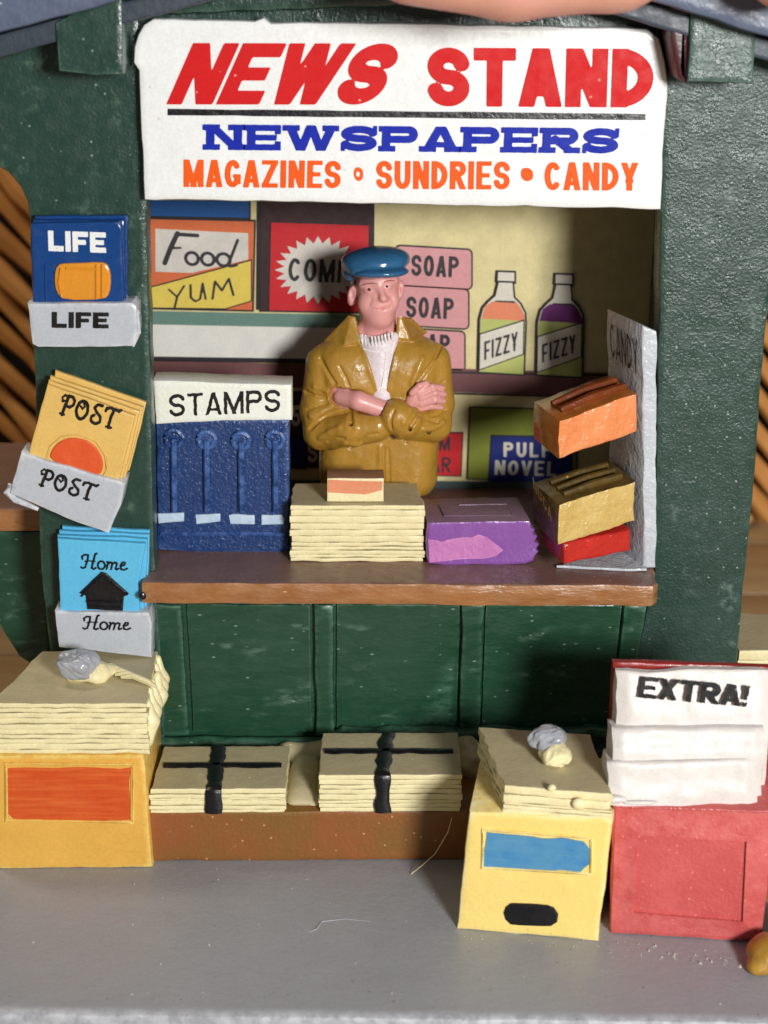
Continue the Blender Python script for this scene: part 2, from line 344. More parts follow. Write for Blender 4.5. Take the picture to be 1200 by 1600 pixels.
def caps(X, Y, Z, a, b, ra, rb=None):
    rb = ra if rb is None else rb; a = np.array(a); b = np.array(b); d = b-a; L = max(1e-9, d@d)
    t = np.clip(((X-a[0])*d[0]+(Y-a[1])*d[1]+(Z-a[2])*d[2])/L, 0, 1)
    return np.sqrt((X-a[0]-t*d[0])**2+(Y-a[1]-t*d[1])**2+(Z-a[2]-t*d[2])**2)-(ra+(rb-ra)*t)
def elli(X, Y, Z, c, r, ang=0.0, axis='y'):
    x, y, z = X-c[0], Y-c[1], Z-c[2]
    if ang:
        ca, sa = math.cos(ang), math.sin(ang)
        if axis == 'y': x, z = x*ca+z*sa, -x*sa+z*ca
        elif axis == 'x': y, z = y*ca+z*sa, -y*sa+z*ca
        else: x, y = x*ca+y*sa, -x*sa+y*ca
    k = np.sqrt((x/r[0])**2+(y/r[1])**2+(z/r[2])**2); k2 = np.sqrt((x/r[0]**2)**2+(y/r[1]**2)**2+(z/r[2]**2)**2)+1e-9
    return k*(k-1)/k2
def rbox(X, Y, Z, c, hs, r):
    q = [np.abs(A-c[i])-(hs[i]-r) for i, A in enumerate((X, Y, Z))]
    return np.sqrt(sum(np.maximum(a, 0)**2 for a in q))+np.minimum(np.maximum(q[0], np.maximum(q[1], q[2])), 0)-r
def tri(X, Y, Z, a, b, c, r):
    a, b, c = map(np.array, (a, b, c)); n = np.cross(b-a, c-a); n = n/np.linalg.norm(n)
    dn = (X-a[0])*n[0]+(Y-a[1])*n[1]+(Z-a[2])*n[2]; m = None
    for p, q in ((a, b), (b, c), (c, a)):
        t = np.cross(q-p, n); t = t/np.linalg.norm(t); e = (X-p[0])*t[0]+(Y-p[1])*t[1]+(Z-p[2])*t[2]
        m = e if m is None else np.maximum(m, e)
    return np.sqrt(np.maximum(m, 0)**2+dn**2)-r
def sinoise(X, Y, Z, f, seed=0):
    rs = np.random.RandomState(seed); o = 0
    for _ in range(5):
        k = rs.normal(size=3)*f; o = o+np.sin(X*k[0]+Y*k[1]+Z*k[2]+rs.rand()*6.28)
    return o/5

# ------------------------------------------------------------------ lettering
def arc(cx, cy, rx, ry, a0, a1, n=14):
    return [(cx+rx*math.cos(math.radians(a0+(a1-a0)*i/n)), cy+ry*math.sin(math.radians(a0+(a1-a0)*i/n))) for i in range(n+1)]
def ext(a, b, k=.25):
    dx, dy = b[0]-a[0], b[1]-a[1]; l = math.hypot(dx, dy)
    return [(a[0]-dx/l*k, a[1]-dy/l*k), (b[0]+dx/l*k, b[1]+dy/l*k)]
def glyph(c, w, t):
    h = t/2; R = lambda x0, y0, x1, y1: ('r', x0, y0, x1, y1); K = lambda p, tt=t: ('s', p, tt)
    if c == 'A': return [K(ext((h*.9, 0), (w/2, 1+h*.2))), K(ext((w-h*.9, 0), (w/2, 1+h*.2))), R(w*.25, .18, w*.75, .18+t*.75)]
    if c == 'N': return [R(0, 0, t, 1), R(w-t, 0, w, 1), K(ext((h*1.05, 1), (w-h*1.05, 0)))]
    if c == 'E': return [R(0, 0, t, 1), R(0, 0, w, t*.85), R(0, 1-t*.85, w, 1), R(0, .5-t*.4, w*.88, .5+t*.4)]
    if c == 'F': return [R(0, 0, t, 1), R(0, 1-t*.85, w, 1), R(0, .48-t*.4, w*.86, .48+t*.4)]
    if c == 'L': return [R(0, 0, t, 1), R(0, 0, w, t*.9)]
    if c == 'I': return [R(0, 0, w, 1)]
    if c == 'T': return [R(0, 1-t*.85, w, 1), R(w/2-h, 0, w/2+h, 1)]
    if c == 'W': return [K(ext((h*.9, 1), (w*.3, 0))), K(ext((w*.3, 0), (w*.5, 1))), K(ext((w*.5, 1), (w*.7, 0))), K(ext((w*.7, 0), (w-h*.9, 1)))]
    if c == 'M': return [R(0, 0, t, 1), R(w-t, 0, w, 1), K(ext((h, 1), (w/2, .1), 0.1)), K(ext((w-h, 1), (w/2, .1), 0.1))]
    if c == 'V': return [K(ext((h*.9, 1), (w/2, 0))), K(ext((w-h*.9, 1), (w/2, 0)))]
    if c == 'X': return [K(ext((h*1.1, 0), (w-h*1.1, 1))), K(ext((h*1.1, 1), (w-h*1.1, 0)))]
    if c == 'Y': return [K(ext((h*.9, 1), (w/2, .45), .12)), K(ext((w-h*.9, 1), (w/2, .45), .12)), R(w/2-h, 0, w/2+h, .5)]
    if c == 'Z': return [R(0, 1-t*.85, w, 1), R(0, 0, w, t*.85), K([(w-h*1.1, 1-h), (h*1.1, h)])]
    if c == 'S':
        rx, ry = w/2-h, (1-t)/4
        return [K(arc(w/2, 1-h-ry, rx, ry, 12, 270, 18)+arc(w/2, h+ry, rx, ry, 90, -168, 18)[1:])]
    if c in 'OC0': return [K(arc(w/2, .5, w/2-h, .5-h, *((0, 360) if c != 'C' else (48, 312)), 28))]
    if c == 'G': return [K(arc(w/2, .5, w/2-h, .5-h, 42, 330, 26)), R(w*.52, .34, w, .34+t*.75), R(w-t, .12, w, .42)]
    if c == 'U': return [K([(h, 1.2), (h, .4)]+arc(w/2, .4, w/2-h, .4-h, 180, 360)+[(w-h, 1.2)])]
    if c in 'PRB':
        r = ((.56 if t < .23 else .66)-t)/2; y1, y0 = 1-h, 1-h-2*r
        p = [R(0, 0, t, 1), K([(h, y1), (w-h-r*.9, y1)]+arc(w-h-r*.9, y1-r, r*.9, r, 90, -90)+[(h, y0)])]
        if c == 'R': p.append(K(ext((w*.42, y0), (w-h*.9, 0), .1)))
        return p
    if c == 'D':
        rx = min(w-t, .45); return [R(0, 0, t, 1), K([(h, 1-h), (w-h-rx, 1-h)]+arc(w-h-rx, .5, rx, .5-h, 90, -90, 20)+[(h, h)])]
    if c == '!': return [('p', [(0, 1), (w, 1), (w*.8, .32), (w*.2, .32)]), R(w*.12, 0, w*.88, .2)]
    if c == '.': return [('s', arc(w/2, .46, .11, .13, 0, 360, 14), .10), ('s', [(w/2, .46), (w/2, .46)], .2)]
    if c == '5': return [R(0, .5, t, 1), R(0, 1-t, w, 1), K(arc(w/2-h*.3, .33, w/2-h*.7, .33-h, 120, -150, 18))]
    return []
def sd_poly(X, Y, pts):
    d = np.full(X.shape, 1e9); ins = np.zeros(X.shape, bool)
    for i in range(len(pts)):
        a, b = pts[i-1], pts[i]; ex, ey = b[0]-a[0], b[1]-a[1]; l = ex*ex+ey*ey+1e-12
        t = np.clip(((X-a[0])*ex+(Y-a[1])*ey)/l, 0, 1); d = np.minimum(d, np.hypot(X-a[0]-t*ex, Y-a[1]-t*ey))
        c = ((a[1] > Y) != (b[1] > Y)); xi = a[0]+(Y-a[1])/(ey if abs(ey) > 1e-9 else 1e-9)*ex; ins ^= c & (X < xi)
    return np.where(ins, -d, d)
def sd_line(X, Y, pts, t):
    d = np.full(X.shape, 1e9)
    for a, b in zip(pts[:-1], pts[1:]):
        ex, ey = b[0]-a[0], b[1]-a[1]; l = ex*ex+ey*ey+1e-12
        u = np.clip(((X-a[0])*ex+(Y-a[1])*ey)/l, 0, 1); d = np.minimum(d, np.hypot(X-a[0]-u*ex, Y-a[1]-u*ey))
    return d-t/2
def layout(s, W, t, gap, slab=0.0):
    """letters of a word as primitives -> list of (x offset, width, prims)"""
    x = 0; out = []
    for c in s:
        if c == ' ': x += W*.5; continue
        w = {'I': t if not slab else W*.45, '!': t*1.1, '.': .55, 'M': W*1.25, 'W': W*1.4, 'L': W*.9, 'F': W*.92, 'E': W*.94}.get(c, W)
        if slab and c == 'I': g = [('r', w/2-t/2, 0, w/2+t/2, 1)]
        else: g = glyph(c, w, t)
        if slab:
            e = slab*.5; b = lambda x0, x1, top: ('r', x0-e, 1-t*.8, x1+e, 1) if top else ('r', x0-e, 0, x1+e, t*.8)
            if c in 'NMHA': g += [b(0, t, 0), b(w-t, w, 0)]
            if c in 'NM': g += [b(0, t, 1)] + ([b(w-t, w, 1)])
            if c in 'WVY': g += [b(0, t, 1), b(w-t, w, 1)]
            if c in 'PRFEIDLB': g += [b(0, t, 0), b(0, t, 1)] if c != 'I' else [b(0, w, 0), b(0, w, 1)]
            if c == 'R': g += [b(w-t, w, 0)]
            if c == 'E': g += [('r', w-t*.7, 0, w, .36), ('r', w-t*.7, .64, w, 1)]
            if c == 'S': g += [('r', 0, 0, t*.5, .34), ('r', w-t*.5, .66, w, 1)]
        out.append((x, w, g)); x += w+gap
    return out, x-gap
def inkmesh(lay, W, cell=.03, wob=.0, seed=0, clip=True, pad=.12, slant=0.0, ylo=-.1, yhi=1.1):
    rs = np.random.RandomState(seed); ph = rs.rand(6)*6.28; V = []; Fc = []
    for x, w, g in lay:
        xs = np.arange(x-pad, x+w+pad, cell); ys = np.arange(ylo, yhi, cell); X, Y = np.meshgrid(xs, ys)
        d = np.full(X.shape, 1e9)
        for p in g:
            if p[0] == 'r':
                q = np.maximum(np.maximum(x+p[1]-X, X-x-p[3]), np.maximum(p[2]-Y, Y-p[4]))
            elif p[0] == 's':
                q = sd_line(X, Y, [(a+x, b) for a, b in p[1]], p[2])
                if clip: q = np.maximum(q, np.maximum(-Y, Y-1))
            else: q = sd_poly(X, Y, [(a+x, b) for a, b in p[1]])
            d = np.minimum(d, q)
        if clip: d = np.maximum(d, np.maximum(x-.04-pad*.6-X, X-x-w-.04-pad*.6))
        if wob: d = d+wob*(np.sin(X*17+ph[0])*np.sin(Y*15+ph[1])+.6*np.sin(X*37+ph[2])*np.sin(Y*33+ph[3]))
        ny, nx = X.shape; idc = {}
        def vid(key, px, py):
            if key not in idc: idc[key] = len(V); V.append((px+slant*py, py))
            return idc[key]
        ins = d < 0
        for j in range(ny-1):
            run = None
            for i in range(nx-1):
                c4 = [(i, j), (i+1, j), (i+1, j+1), (i, j+1)]; sg = [ins[b, a] for a, b in c4]
                full = all(sg)
                if full and run is None: run = i
                if run is not None and (not full or i == nx-2):
                    e = i+1 if full else i
                    Fc.append([vid((run, j), xs[run], ys[j]), vid((e, j), xs[e], ys[j]), vid((e, j+1), xs[e], ys[j+1]), vid((run, j+1), xs[run], ys[j+1])]); run = None
                if full or not any(sg): continue
                poly = []
                for k in range(4):
                    (a, b), (a2, b2) = c4[k], c4[(k+1) % 4]
                    if sg[k]: poly.append(vid((a, b), xs[a], ys[b]))
                    if sg[k] != sg[(k+1) % 4]:
                        f0, f1 = d[b, a], d[b2, a2]; u = f0/(f0-f1); key = tuple(sorted(((a, b), (a2, b2))))+('e',)
                        poly.append(vid(key, xs[a]+(xs[a2]-xs[a])*u, ys[b]+(ys[b2]-ys[b])*u))
                if len(poly) > 2: Fc.append(poly)
    return V, Fc
def place2d(V, bl, br, tl, W, pl, lift):
    o, bx, ty = pl(*bl), pl(*br), pl(*tl); ux = (bx-o)/W; uy = ty-o
    n = ux.cross(uy).normalized(); n = n if n.dot(Vector(_C)-o) > 0 else -n
    return [o+ux*a+uy*b+n*lift for a, b in V]
def text(s, bl, br, tl, pl, mat, parent, name='lettering', W=.7, t=.2, gap=.12, slab=0, cell=.035, wob=0.0, seed=1, slant=0.0, lift=.012, label=None, clip=True):
    lay, tot = layout(s, W, t, gap, slab); V, Fc = inkmesh(lay, tot, cell, wob, seed, clip, slant=slant)
    return mesh(name, place2d(V, bl, br, tl, tot, pl, lift), Fc, mat, parent, sharp=None, label=label)
def strokes(lay, tot, bl, br, tl, pl, mat, parent, name='lettering', cell=.04, wob=0.0, seed=1, lift=.012, ylo=-.5, yhi=1.5, slant=0.0):
    V, Fc = inkmesh(lay, tot, cell, wob, seed, False, .25, slant, ylo, yhi)
    return mesh(name, place2d(V, bl, br, tl, tot, pl, lift), Fc, mat, parent, sharp=None)
def flat(pts, pl, lift, mat, parent, name):
    n = getattr(pl, 'n', Vector((0, -1, 0)))
    return mesh(name, [pl(*p)+n*lift for p in pts], [list(range(len(pts)))], mat, parent, sharp=None)

# =================================================================== the setting
ZG = P(480, 1345, -2.0).z            # pavement level
ZT = ZG-1.15                         # table level
ZC = P(600, 912, -.6).z              # counter level
pav = [(-7.6, -5.74), (5.9, -6.17), (5.75, -3.6), (5.15, .2), (4.7, 3.0), (-5.2, 3.0), (-6.3, .2), (-7.2, -3.0)]
V, Fc = prism([(x, y, ZG) for x, y in pav], (0, 0, -1.1), bev=.1, seg=.3, wob=.03, seed=3)
pavement = mesh('pavement', V, Fc, M['pavement'], kind='structure')
V, Fc = tube([PZ(x, y, ZG) for x, y in ((462, 1441), (484, 1456), (494, 1452), (503, 1440), (540, 1436), (580, 1440))], [.006, .012, .015, .012, .01, .004], 6)
mesh('paint_ridge', V, Fc, M['pavement_ridge'], pavement)
rs = random.Random(5)                # crumbs of white paint and dust on the pavement
mb = MB()
for i in range(170):
    if i < 70: px, py = rs.uniform(935, 1190), rs.gauss(1474, 7)
    elif i < 95: px, py = rs.uniform(700, 950), rs.gauss(1468, 10)
    else: px, py = rs.uniform(0, 1200), rs.uniform(1350, 1580)
    if py < 1352: continue
    if px > 712 and py < 1448+.09*(px-712): py = 1458+.09*(px-712)+rs.random()*14
    p = PZ(px, py, ZG); r = rs.choice([.008, .012, .012, .02, .03 if i < 70 else .014])
    q = [p+Vector((rs.uniform(-1, 1)*r, rs.uniform(-1, 1)*r, 0)) for _ in range(3)]+[p+Vector((0, 0, r*1.3))]
    mb.add(q, [(0, 1, 2), (0, 1, 3), (1, 2, 3), (2, 0, 3)])
mb.obj('dust', M['white_dust'], sharp=0, kind='stuff')
# table: planks running into the distance
tb = bpy.data.objects.new('table', None); col.objects.link(tb); tb.location = (0, 0, ZT-.6); WLOC['table'] = Vector(tb.location); tb['kind'] = 'structure'
y = -30.0; k = 0
while y < 33:
    V, Fc = box(-34, 34, y, y+3.46, ZT-.6, ZT, bev=.08, seg=9); mesh('plank', V, Fc, M['table'], tb); y += 3.5; k += 1
# rattan panel far behind
rp = thing('rattan_panel', (0, 17, ZT), 'blurred brown woven rattan screen far behind the stand', 'screen')
for i in range(76):
    x0 = -30+i*.78; pts = []
    for j in range(15):
        t = j/14; pts.append((x0+t*13.5, 17+.3*math.sin(j*1.7+i*math.pi), ZT+15.2-t*15.1))
    V, Fc = tube(pts, [.235+.05*math.sin(j*2.1+i) for j in range(15)], 7); mesh('rattan_strip', V, Fc, M['rattan'], rp)
V, Fc = box(-34, 34, 18.2, 18.5, ZT, ZT+16, bev=.05, seg=9); mesh('backing_board', V, Fc, M['dark'], rp)

# =================================================================== the kiosk
kiosk = thing('news_stand', (0, 0, ZG), 'dark green miniature news kiosk with brown counter and slate grey gable roof', 'kiosk')
L0 = [(-70, 20), (216, 20), (229, 318), (237, 690), (241, 862), (246, 930), (256, 1080), (264, 1290), (96, 1290), (86, 1090), (78, 1010), (66, 930), (60, 800), (53, 560), (46, 350), (43, 318), (33, 292), (14, 270), (-20, 250), (-70, 236)]
V, Fc = pslab(L0, YP(0), .55, bev=.05, seg=.2, wob=.02, seed=1); mesh('post', V, Fc, M['green'], kiosk)
R0 = [(1038, 20), (1280, 20), (1280, 330), (1240, 352), (1214, 400), (1206, 450), (1197, 520), (1188, 620), (1180, 740), (1168, 856), (1157, 970), (1149, 1060), (1140, 1300), (960, 1300), (980, 1120), (1008, 960), (1024, 890), (1029, 600), (1033, 330)]
V, Fc = pslab(R0, YP(0), .55, bev=.05, seg=.2, wob=.02, seed=2); mesh('post', V, Fc, M['green_rough'], kiosk)
V, Fc = pslab([(208, -60), (1044, -60), (1034, 326), (226, 312)], YP(.04), .45, bev=.04, seg=.25, wob=.02); mesh('lintel', V, Fc, M['green'], kiosk)
# little bracket lumps over the board
V, Fc = pslab([(188, -60), (640, -60), (640, 10), (260, 22), (214, 30), (188, 28)], YP(-.22), .25, bev=.06, seg=.2, wob=.03, seed=8); mesh('moulding', V, Fc, M['green'], kiosk)
# corbels either side of the sign
V, Fc = pslab([(86, 36), (190, -20), (192, 116), (150, 117), (91, 112)], YP(-1.0), .98, bev=.04, seg=.2, wob=.015, seed=4); mesh('corbel', V, Fc, M['green'], kiosk)
V, Fc = pslab([(1083, -30), (1182, 55), (1176, 131), (1074, 128)], YP(-1.0), .98, bev=.04, seg=.2, wob=.015, seed=6); mesh('corbel', V, Fc, M['corbel'], kiosk)
V, Fc = pslab([(1046, -34), (1082, -34), (1073, 131), (1060, 124), (1048, 60)], YP(-.92), .86, bev=.04, seg=.2, wob=.03, seed=9); mesh('corbel_scroll', V, Fc, M['maroon'], kiosk)
# roof: two slopes
e = lambda px, py: P(px, py, -1.5)
ridge = Vector((.14, -1.5, e(600, -118).z))
for sgn, px, py in ((-1, -90, 76), (1, 1290, 84)):
    a = e(px, py); a = Vector((a.x, -1.5, a.z)); up = Vector((0, 0, .52))
    q = [a, ridge, ridge+up, a+up] if sgn < 0 else [ridge, a, a+up, ridge+up]
    V, Fc = prism(q, (0, 6.4, 0), bev=.06, seg=.3, wob=.03, seed=11+sgn); mesh('roof', V, Fc, M['roof'], kiosk)
    b = a+Vector((0, .57, -.02)); r2 = ridge+Vector((0, .57, -.02)); dn = Vector((0, 0, -.3))
    q = [b+dn, r2+dn, r2, b] if sgn < 0 else [r2+dn, b+dn, b, r2]
    V, Fc = prism(q, (0, 5.0, 0), bev=.03, seg=.3, wob=.02, seed=15+sgn); mesh('eave_trim', V, Fc, M['roof_dark'], kiosk)
# gable infill behind the eave
V, Fc = prism([(-5.2, .1, P(0, 80, 0).z), (5.4, .1, P(0, 80, 0).z), (.14, .1, ridge.z-.35)], (0, .3, 0), bev=.03, seg=.4); mesh('gable', V, Fc, M['green'], kiosk)
# inside walls and ceiling
zt = P(600, 300, 0).z
V, Fc = box(-5.0, -4.62, .56, 4.3, ZG, zt+2.2, bev=.03, seg=1); mesh('side_wall', V, Fc, M['green'], kiosk)
V, Fc = box(4.75, 5.1, .56, 4.3, ZG, zt+2.2, bev=.03, seg=1); mesh('side_wall', V, Fc, M['green'], kiosk)
V, Fc = box(-5.0, 5.1, 4.31, 4.6, ZG, zt+2.2, bev=.03, seg=1); mesh('back_wall', V, Fc, M['green'], kiosk)
V, Fc = box(-4.6, 4.7, .57, 4.3, zt+.95, zt+1.2, bev=.03, seg=1); mesh('ceiling', V, Fc, M['dark'], kiosk)
# counter
cl, cr = PZ(219, 910, ZC), PZ(1031, 915, ZC)
out = [(cl.x, cl.y), (cr.x-.1, cr.y), (cr.x, cr.y+.12), (cr.x+.02, -.04), (4.30, -.03), (4.33, .58), (4.72, .6), (4.72, 4.28), (-4.6, 4.28), (-4.6, .6), (-3.64, .58), (-3.62, -.03), (cl.x-.02, -.03)]
V, Fc = prism([(x, y, ZC) for x, y in out], (0, 0, -.36), bev=.045, seg=.12, wob=.03, seed=21)
ct = mesh('counter', V, Fc, [M['counter_top'], M['counter_edge']], kiosk)
for p in ct.data.polygons:
    if abs(p.normal.z) < .55: p.material_index = 1
lump_ = lambda c, r, s_: surfnet(lambda X, Y, Z: elli(X, Y, Z, c, r)+.15*min(r)*sinoise(X, Y, Z, 2.0/min(r)*.6, s_), tuple(Vector(c)-Vector((max(r)*1.4,)*3)), tuple(Vector(c)+Vector((max(r)*1.4,)*3)), max(r)/9)
mesh('paint_spot', *lump_(P(223, 931, -.63), (.055, .03, .065), 1), M['black'], kiosk, sharp=0)
# panelling below
zb = P(600, 1168, .02).z
pan = lambda pts, y, d, m, nm, **k: mesh(nm, *pslab(pts, YP(y), d, **k), m, kiosk)
pan([(230, 940), (1020, 950), (985, 1330), (256, 1330)], .16, .3, M['green_panel'], 'panel_backing', bev=.02, seg=.4)
for a, b, c, d in ((292, 484, 302, 488), (526, 718, 526, 714), (759, 972, 752, 952)):
    pan([(a, 944), (b, 946), (d, 1142), (c, 1142)], .10, .055, M['green_panel'], 'panel', bev=.015, seg=.2, wob=.012, seed=a)
for a, b, c, d in ((222, 284, 250, 296), (490, 521, 494, 522), (722, 756, 718, 749), (975, 1012, 955, 985)):
    pan([(a, 944), (b, 946), (d, 1150), (c, 1150)], .02, .135, M['green_panel'], 'stile', bev=.05, seg=.15, wob=.02, seed=a)
V, Fc = tube([P(x, 1153+9*nz3((x*.02, 0, 0))+(8 if x < 520 else -8), -.02) for x in range(250, 980, 24)], [.11+.03*nz3((x*.05, 3, 0)) for x in range(250, 980, 24)], 10); mesh('bottom_rail', V, Fc, M['green_panel'], kiosk)
zp = P(480, 1268, -2.0).z
V, Fc = box(PZ(226, 1345, ZG).x, 3.5, -2.0, .0, ZG, zp, bev=.04, seg=.2, wob=.02, seed=31); mesh('plinth', V, Fc, M['plinth'], kiosk)
# the side counters: left one in view
q = [P(-120, 795, 1.2), P(66, 795, 1.2)]; zs = q[1].z
V, Fc = prism([(q[0].x-.4, 1.2, zs), (q[1].x+.12, 1.2, zs), (q[1].x+.12, 5.0, zs), (q[0].x-.4, 5.0, zs)], (0, 0, -.4), bev=.05, seg=.3, wob=.03, seed=33)
o = mesh('side_counter', V, Fc, [M['counter_top'], M['counter_edge']], kiosk)
for p in o.data.polygons:
    if abs(p.normal.z) < .55: p.material_index = 1
pan([(-110, 826), (72, 832), (82, 1060), (30, 1026), (0, 980), (-60, 900)], 1.36, .8, M['green_panel'], 'side_panel', bev=.04, seg=.2, wob=.02)
# right side ledge that carries papers
zr = P(1180, 1062, .6).z
V, Fc = box(4.75, 7.1, .56, 2.7, zr-.42, zr, bev=.04, seg=.3, wob=.02); mesh('side_ledge', V, Fc, M['green_panel'], kiosk)

# sign board
sg = thing('sign', (P(620, 320, -.28).x, -.15, P(620, 320, -.28).z), 'large white board across the top lettered NEWS STAND in red', 'sign')
ol = [(226, 312), (1033, 328), (1037, 240), (1044, 132), (1041, 96), (1031, 60), (1012, 44), (640, 37), (424, 35), (412, 27), (398, 33), (240, 29), (224, 38), (214, 54), (209, 74), (209, 98), (217, 110), (220, 200)]
V, Fc = pslab(ol, YP(-.28), .33, bev=.055, seg=.14, wob=.018, seed=41); mesh('board', V, Fc, M['white'], sg)
SP = YP(-.28)
text('NEWS', (260, 163), (588, 163.5), (260, 67), SP, M['red'], sg, 'red_lettering', W=.80, t=.268, gap=.06, slant=.46, wob=0, cell=.025)
text('STAND', (668, 166), (1019, 168), (668, 74), SP, M['red'], sg, 'red_lettering', W=.68, t=.255, gap=.065, wob=0, cell=.025)
V, Fc = pslab([(262, 170), (1009, 178), (1009, 188), (262, 180)], YP(-.295), .02, bev=.004, seg=.3, wob=.008); mesh('rule', V, Fc, M['black'], sg)
text('NEWSPAPERS', (322, 234), (965, 240), (322, 194), SP, M['blue_ink'], sg, 'blue_lettering', W=1.2, t=.285, gap=.16, slab=.36, wob=.004, cell=.03)
text('MAGAZINES', (287, 292), (532, 294), (287, 249), SP, M['orange_ink'], sg, 'orange_lettering', W=.54, t=.19, gap=.085, wob=0, cell=.028)
text('SUNDRIES', (588, 295), (796, 296), (588, 251), SP, M['orange_ink'], sg, 'orange_lettering', W=.54, t=.19, gap=.085, wob=0, cell=.028)
text('CANDY', (851, 297), (996, 298), (851, 253), SP, M['orange_ink'], sg, 'orange_lettering', W=.54, t=.19, gap=.085, wob=0, cell=.028)
flat(smoothpoly([(553, 264), (560, 260), (568, 266), (567, 280), (560, 284), (553, 277)], 2), SP, .012, M['orange_ink'], sg, 'bullet')
flat(smoothpoly([(556.5, 268), (562, 268), (562, 276), (557, 276)], 2), SP, .018, M['white'], sg, 'bullet_centre')
flat(smoothpoly([(814, 264), (824, 261), (833, 267), (833, 280), (823, 284), (814, 278)], 2), SP, .012, M['orange_ink'], sg, 'bullet')

# =================================================================== printed paper backdrop
bd = thing('printed_backdrop', (.3, 4.2, ZC), 'printed paper backdrop showing shelves of goods behind the shopkeeper', 'backdrop')
BP = YP(4.2)
V, Fc = pslab([(175, 200), (1070, 200), (1060, 840), (180, 840)], BP, .08, bev=.01, seg=2); mesh('paper_sheet', V, Fc, M['p_cream'], bd)
LIFT = [0.006]
def pr(pts, m, nm, lay): return flat(pts, BP, .007*lay, M[m], bd, nm)
def prl(pts, m, nm, lay, ow=3, oc='p_line'):
    cx = sum(p[0] for p in pts)/len(pts); cy = sum(p[1] for p in pts)/len(pts); out = []
    n = len(pts)
    area = sum(pts[i-1][0]*pts[i][1]-pts[i][0]*pts[i-1][1] for i in range(n)); sgn = 1 if area > 0 else -1
    for i in range(n):
        a, b, c = pts[i-1], pts[i], pts[(i+1) % n]
        e0 = Vector((b[0]-a[0], b[1]-a[1])).normalized(); e1 = Vector((c[0]-b[0], c[1]-b[1])).normalized()
        t = Vector((e0.y, -e0.x))+Vector((e1.y, -e1.x)); t = t.normalized()*(1/max(.5, math.sqrt(max(0, (1+e0.dot(e1))/2)))) if t.length > 1e-6 else Vector((e0.y, -e0.x))
        out.append((b[0]+t.x*ow*sgn, b[1]+t.y*ow*sgn))
    pr(out, oc, 'printed_outline', lay); return pr(pts, m, nm, lay+1)
# upper left: food poster, comics
prl([(180, 200), (389, 200), (389, 340), (180, 336)], 'p_blue', 'printed_blue_box', 1)
prl([(180, 341), (397, 346), (394, 484), (180, 479)], 'p_orange', 'printed_food_box', 2)
pr([(243, 357), (388, 364), (388, 405), (300, 426), (243, 424)], 'p_grey', 'printed_food_label', 4)
prl([(180, 461), (248, 446), (392, 407), (392, 469), (352, 481), (180, 479)], 'p_yellow', 'printed_yum_label', 4, 2)
pr([(180, 200), (180, 205), (230, 205), (230, 200)], 'p_blue', 'printed_blue_box', 3)
strokes([(0, 3, [('s', [(.12, 0), (.3, .5), (.52, 1)], .15), ('s', [(.48, .97), (1.15, .98)], .12), ('s', [(.3, .5), (.62, .54)], .07),
    ('s', arc(.98, .22, .2, .2, 0, 360, 20), .1), ('s', arc(1.48, .24, .2, .2, 0, 360, 20), .1), ('s', arc(1.98, .26, .21, .2, 0, 360, 20), .1),
    ('s', [(2.42, .94), (2.25, .45), (2.12, .1), (2.2, .06), (2.4, .12)], .09)])], 2.6, (252, 410), (380, 420), (252, 362), BP, M['p_text'], bd, lift=.042)
strokes([(0, 3, [('s', [(.0, .95), (.28, .5)], .08), ('s', [(.6, 1.0), (.28, .5), (.14, 0)], .09), ('s', [(.85, 1), (.8, .35), (.95, .12), (1.15, .2), (1.32, .98)], .09), ('s', [(1.32, .98), (1.36, .15)], .08),
    ('s', [(1.62, .1), (1.8, .98), (2.02, .45), (2.34, 1.0), (2.44, .12)], .09)])], 2.6, (268, 480), (372, 463), (264, 450), BP, M['p_text'], bd, lift=.046)
pr([(402, 200), (409, 200), (406, 484), (400, 484)], 'p_line', 'printed_edge', 2)
prl([(409, 200), (584, 200), (582, 488), (407, 485)], 'p_brown', 'printed_shelf_bay', 3, 2)
prl([(424, 347), (576, 352), (574, 487), (421, 484)], 'p_red', 'printed_comic_box', 5, 2)
star = []
for i in range(48):
    a = math.pi*2*i/48; r = 1.0 if i % 2 == 0 else .78
    star.append((497+68*r*math.cos(a), 421+53*r*math.sin(a)))
pr(star, 'p_grey', 'printed_burst', 7)
text('COMIC', (450, 438), (556, 442), (452, 402), BP, M['p_text'], bd, W=.55, t=.16, gap=.12, wob=.006, lift=.056)
# shelf bands
pr([(180, 484), (586, 492), (586, 513), (180, 505)], 'p_green', 'printed_shelf_edge', 6)
pr([(180, 505), (586, 513), (586, 562), (180, 556)], 'p_white', 'printed_white_shelf', 6)
pr([(180, 555), (586, 561), (586, 569), (180, 562)], 'p_line', 'printed_edge', 7)
pr([(180, 560), (930, 581), (1060, 586), (1060, 624), (930, 618), (180, 596)], 'p_shelf', 'printed_shelf', 7)
pr([(590, 577), (1060, 586), (1060, 589), (590, 580)], 'p_line', 'printed_edge', 8)
pr([(590, 609), (1060, 621), (1060, 624), (590, 612)], 'p_line', 'printed_edge', 8)
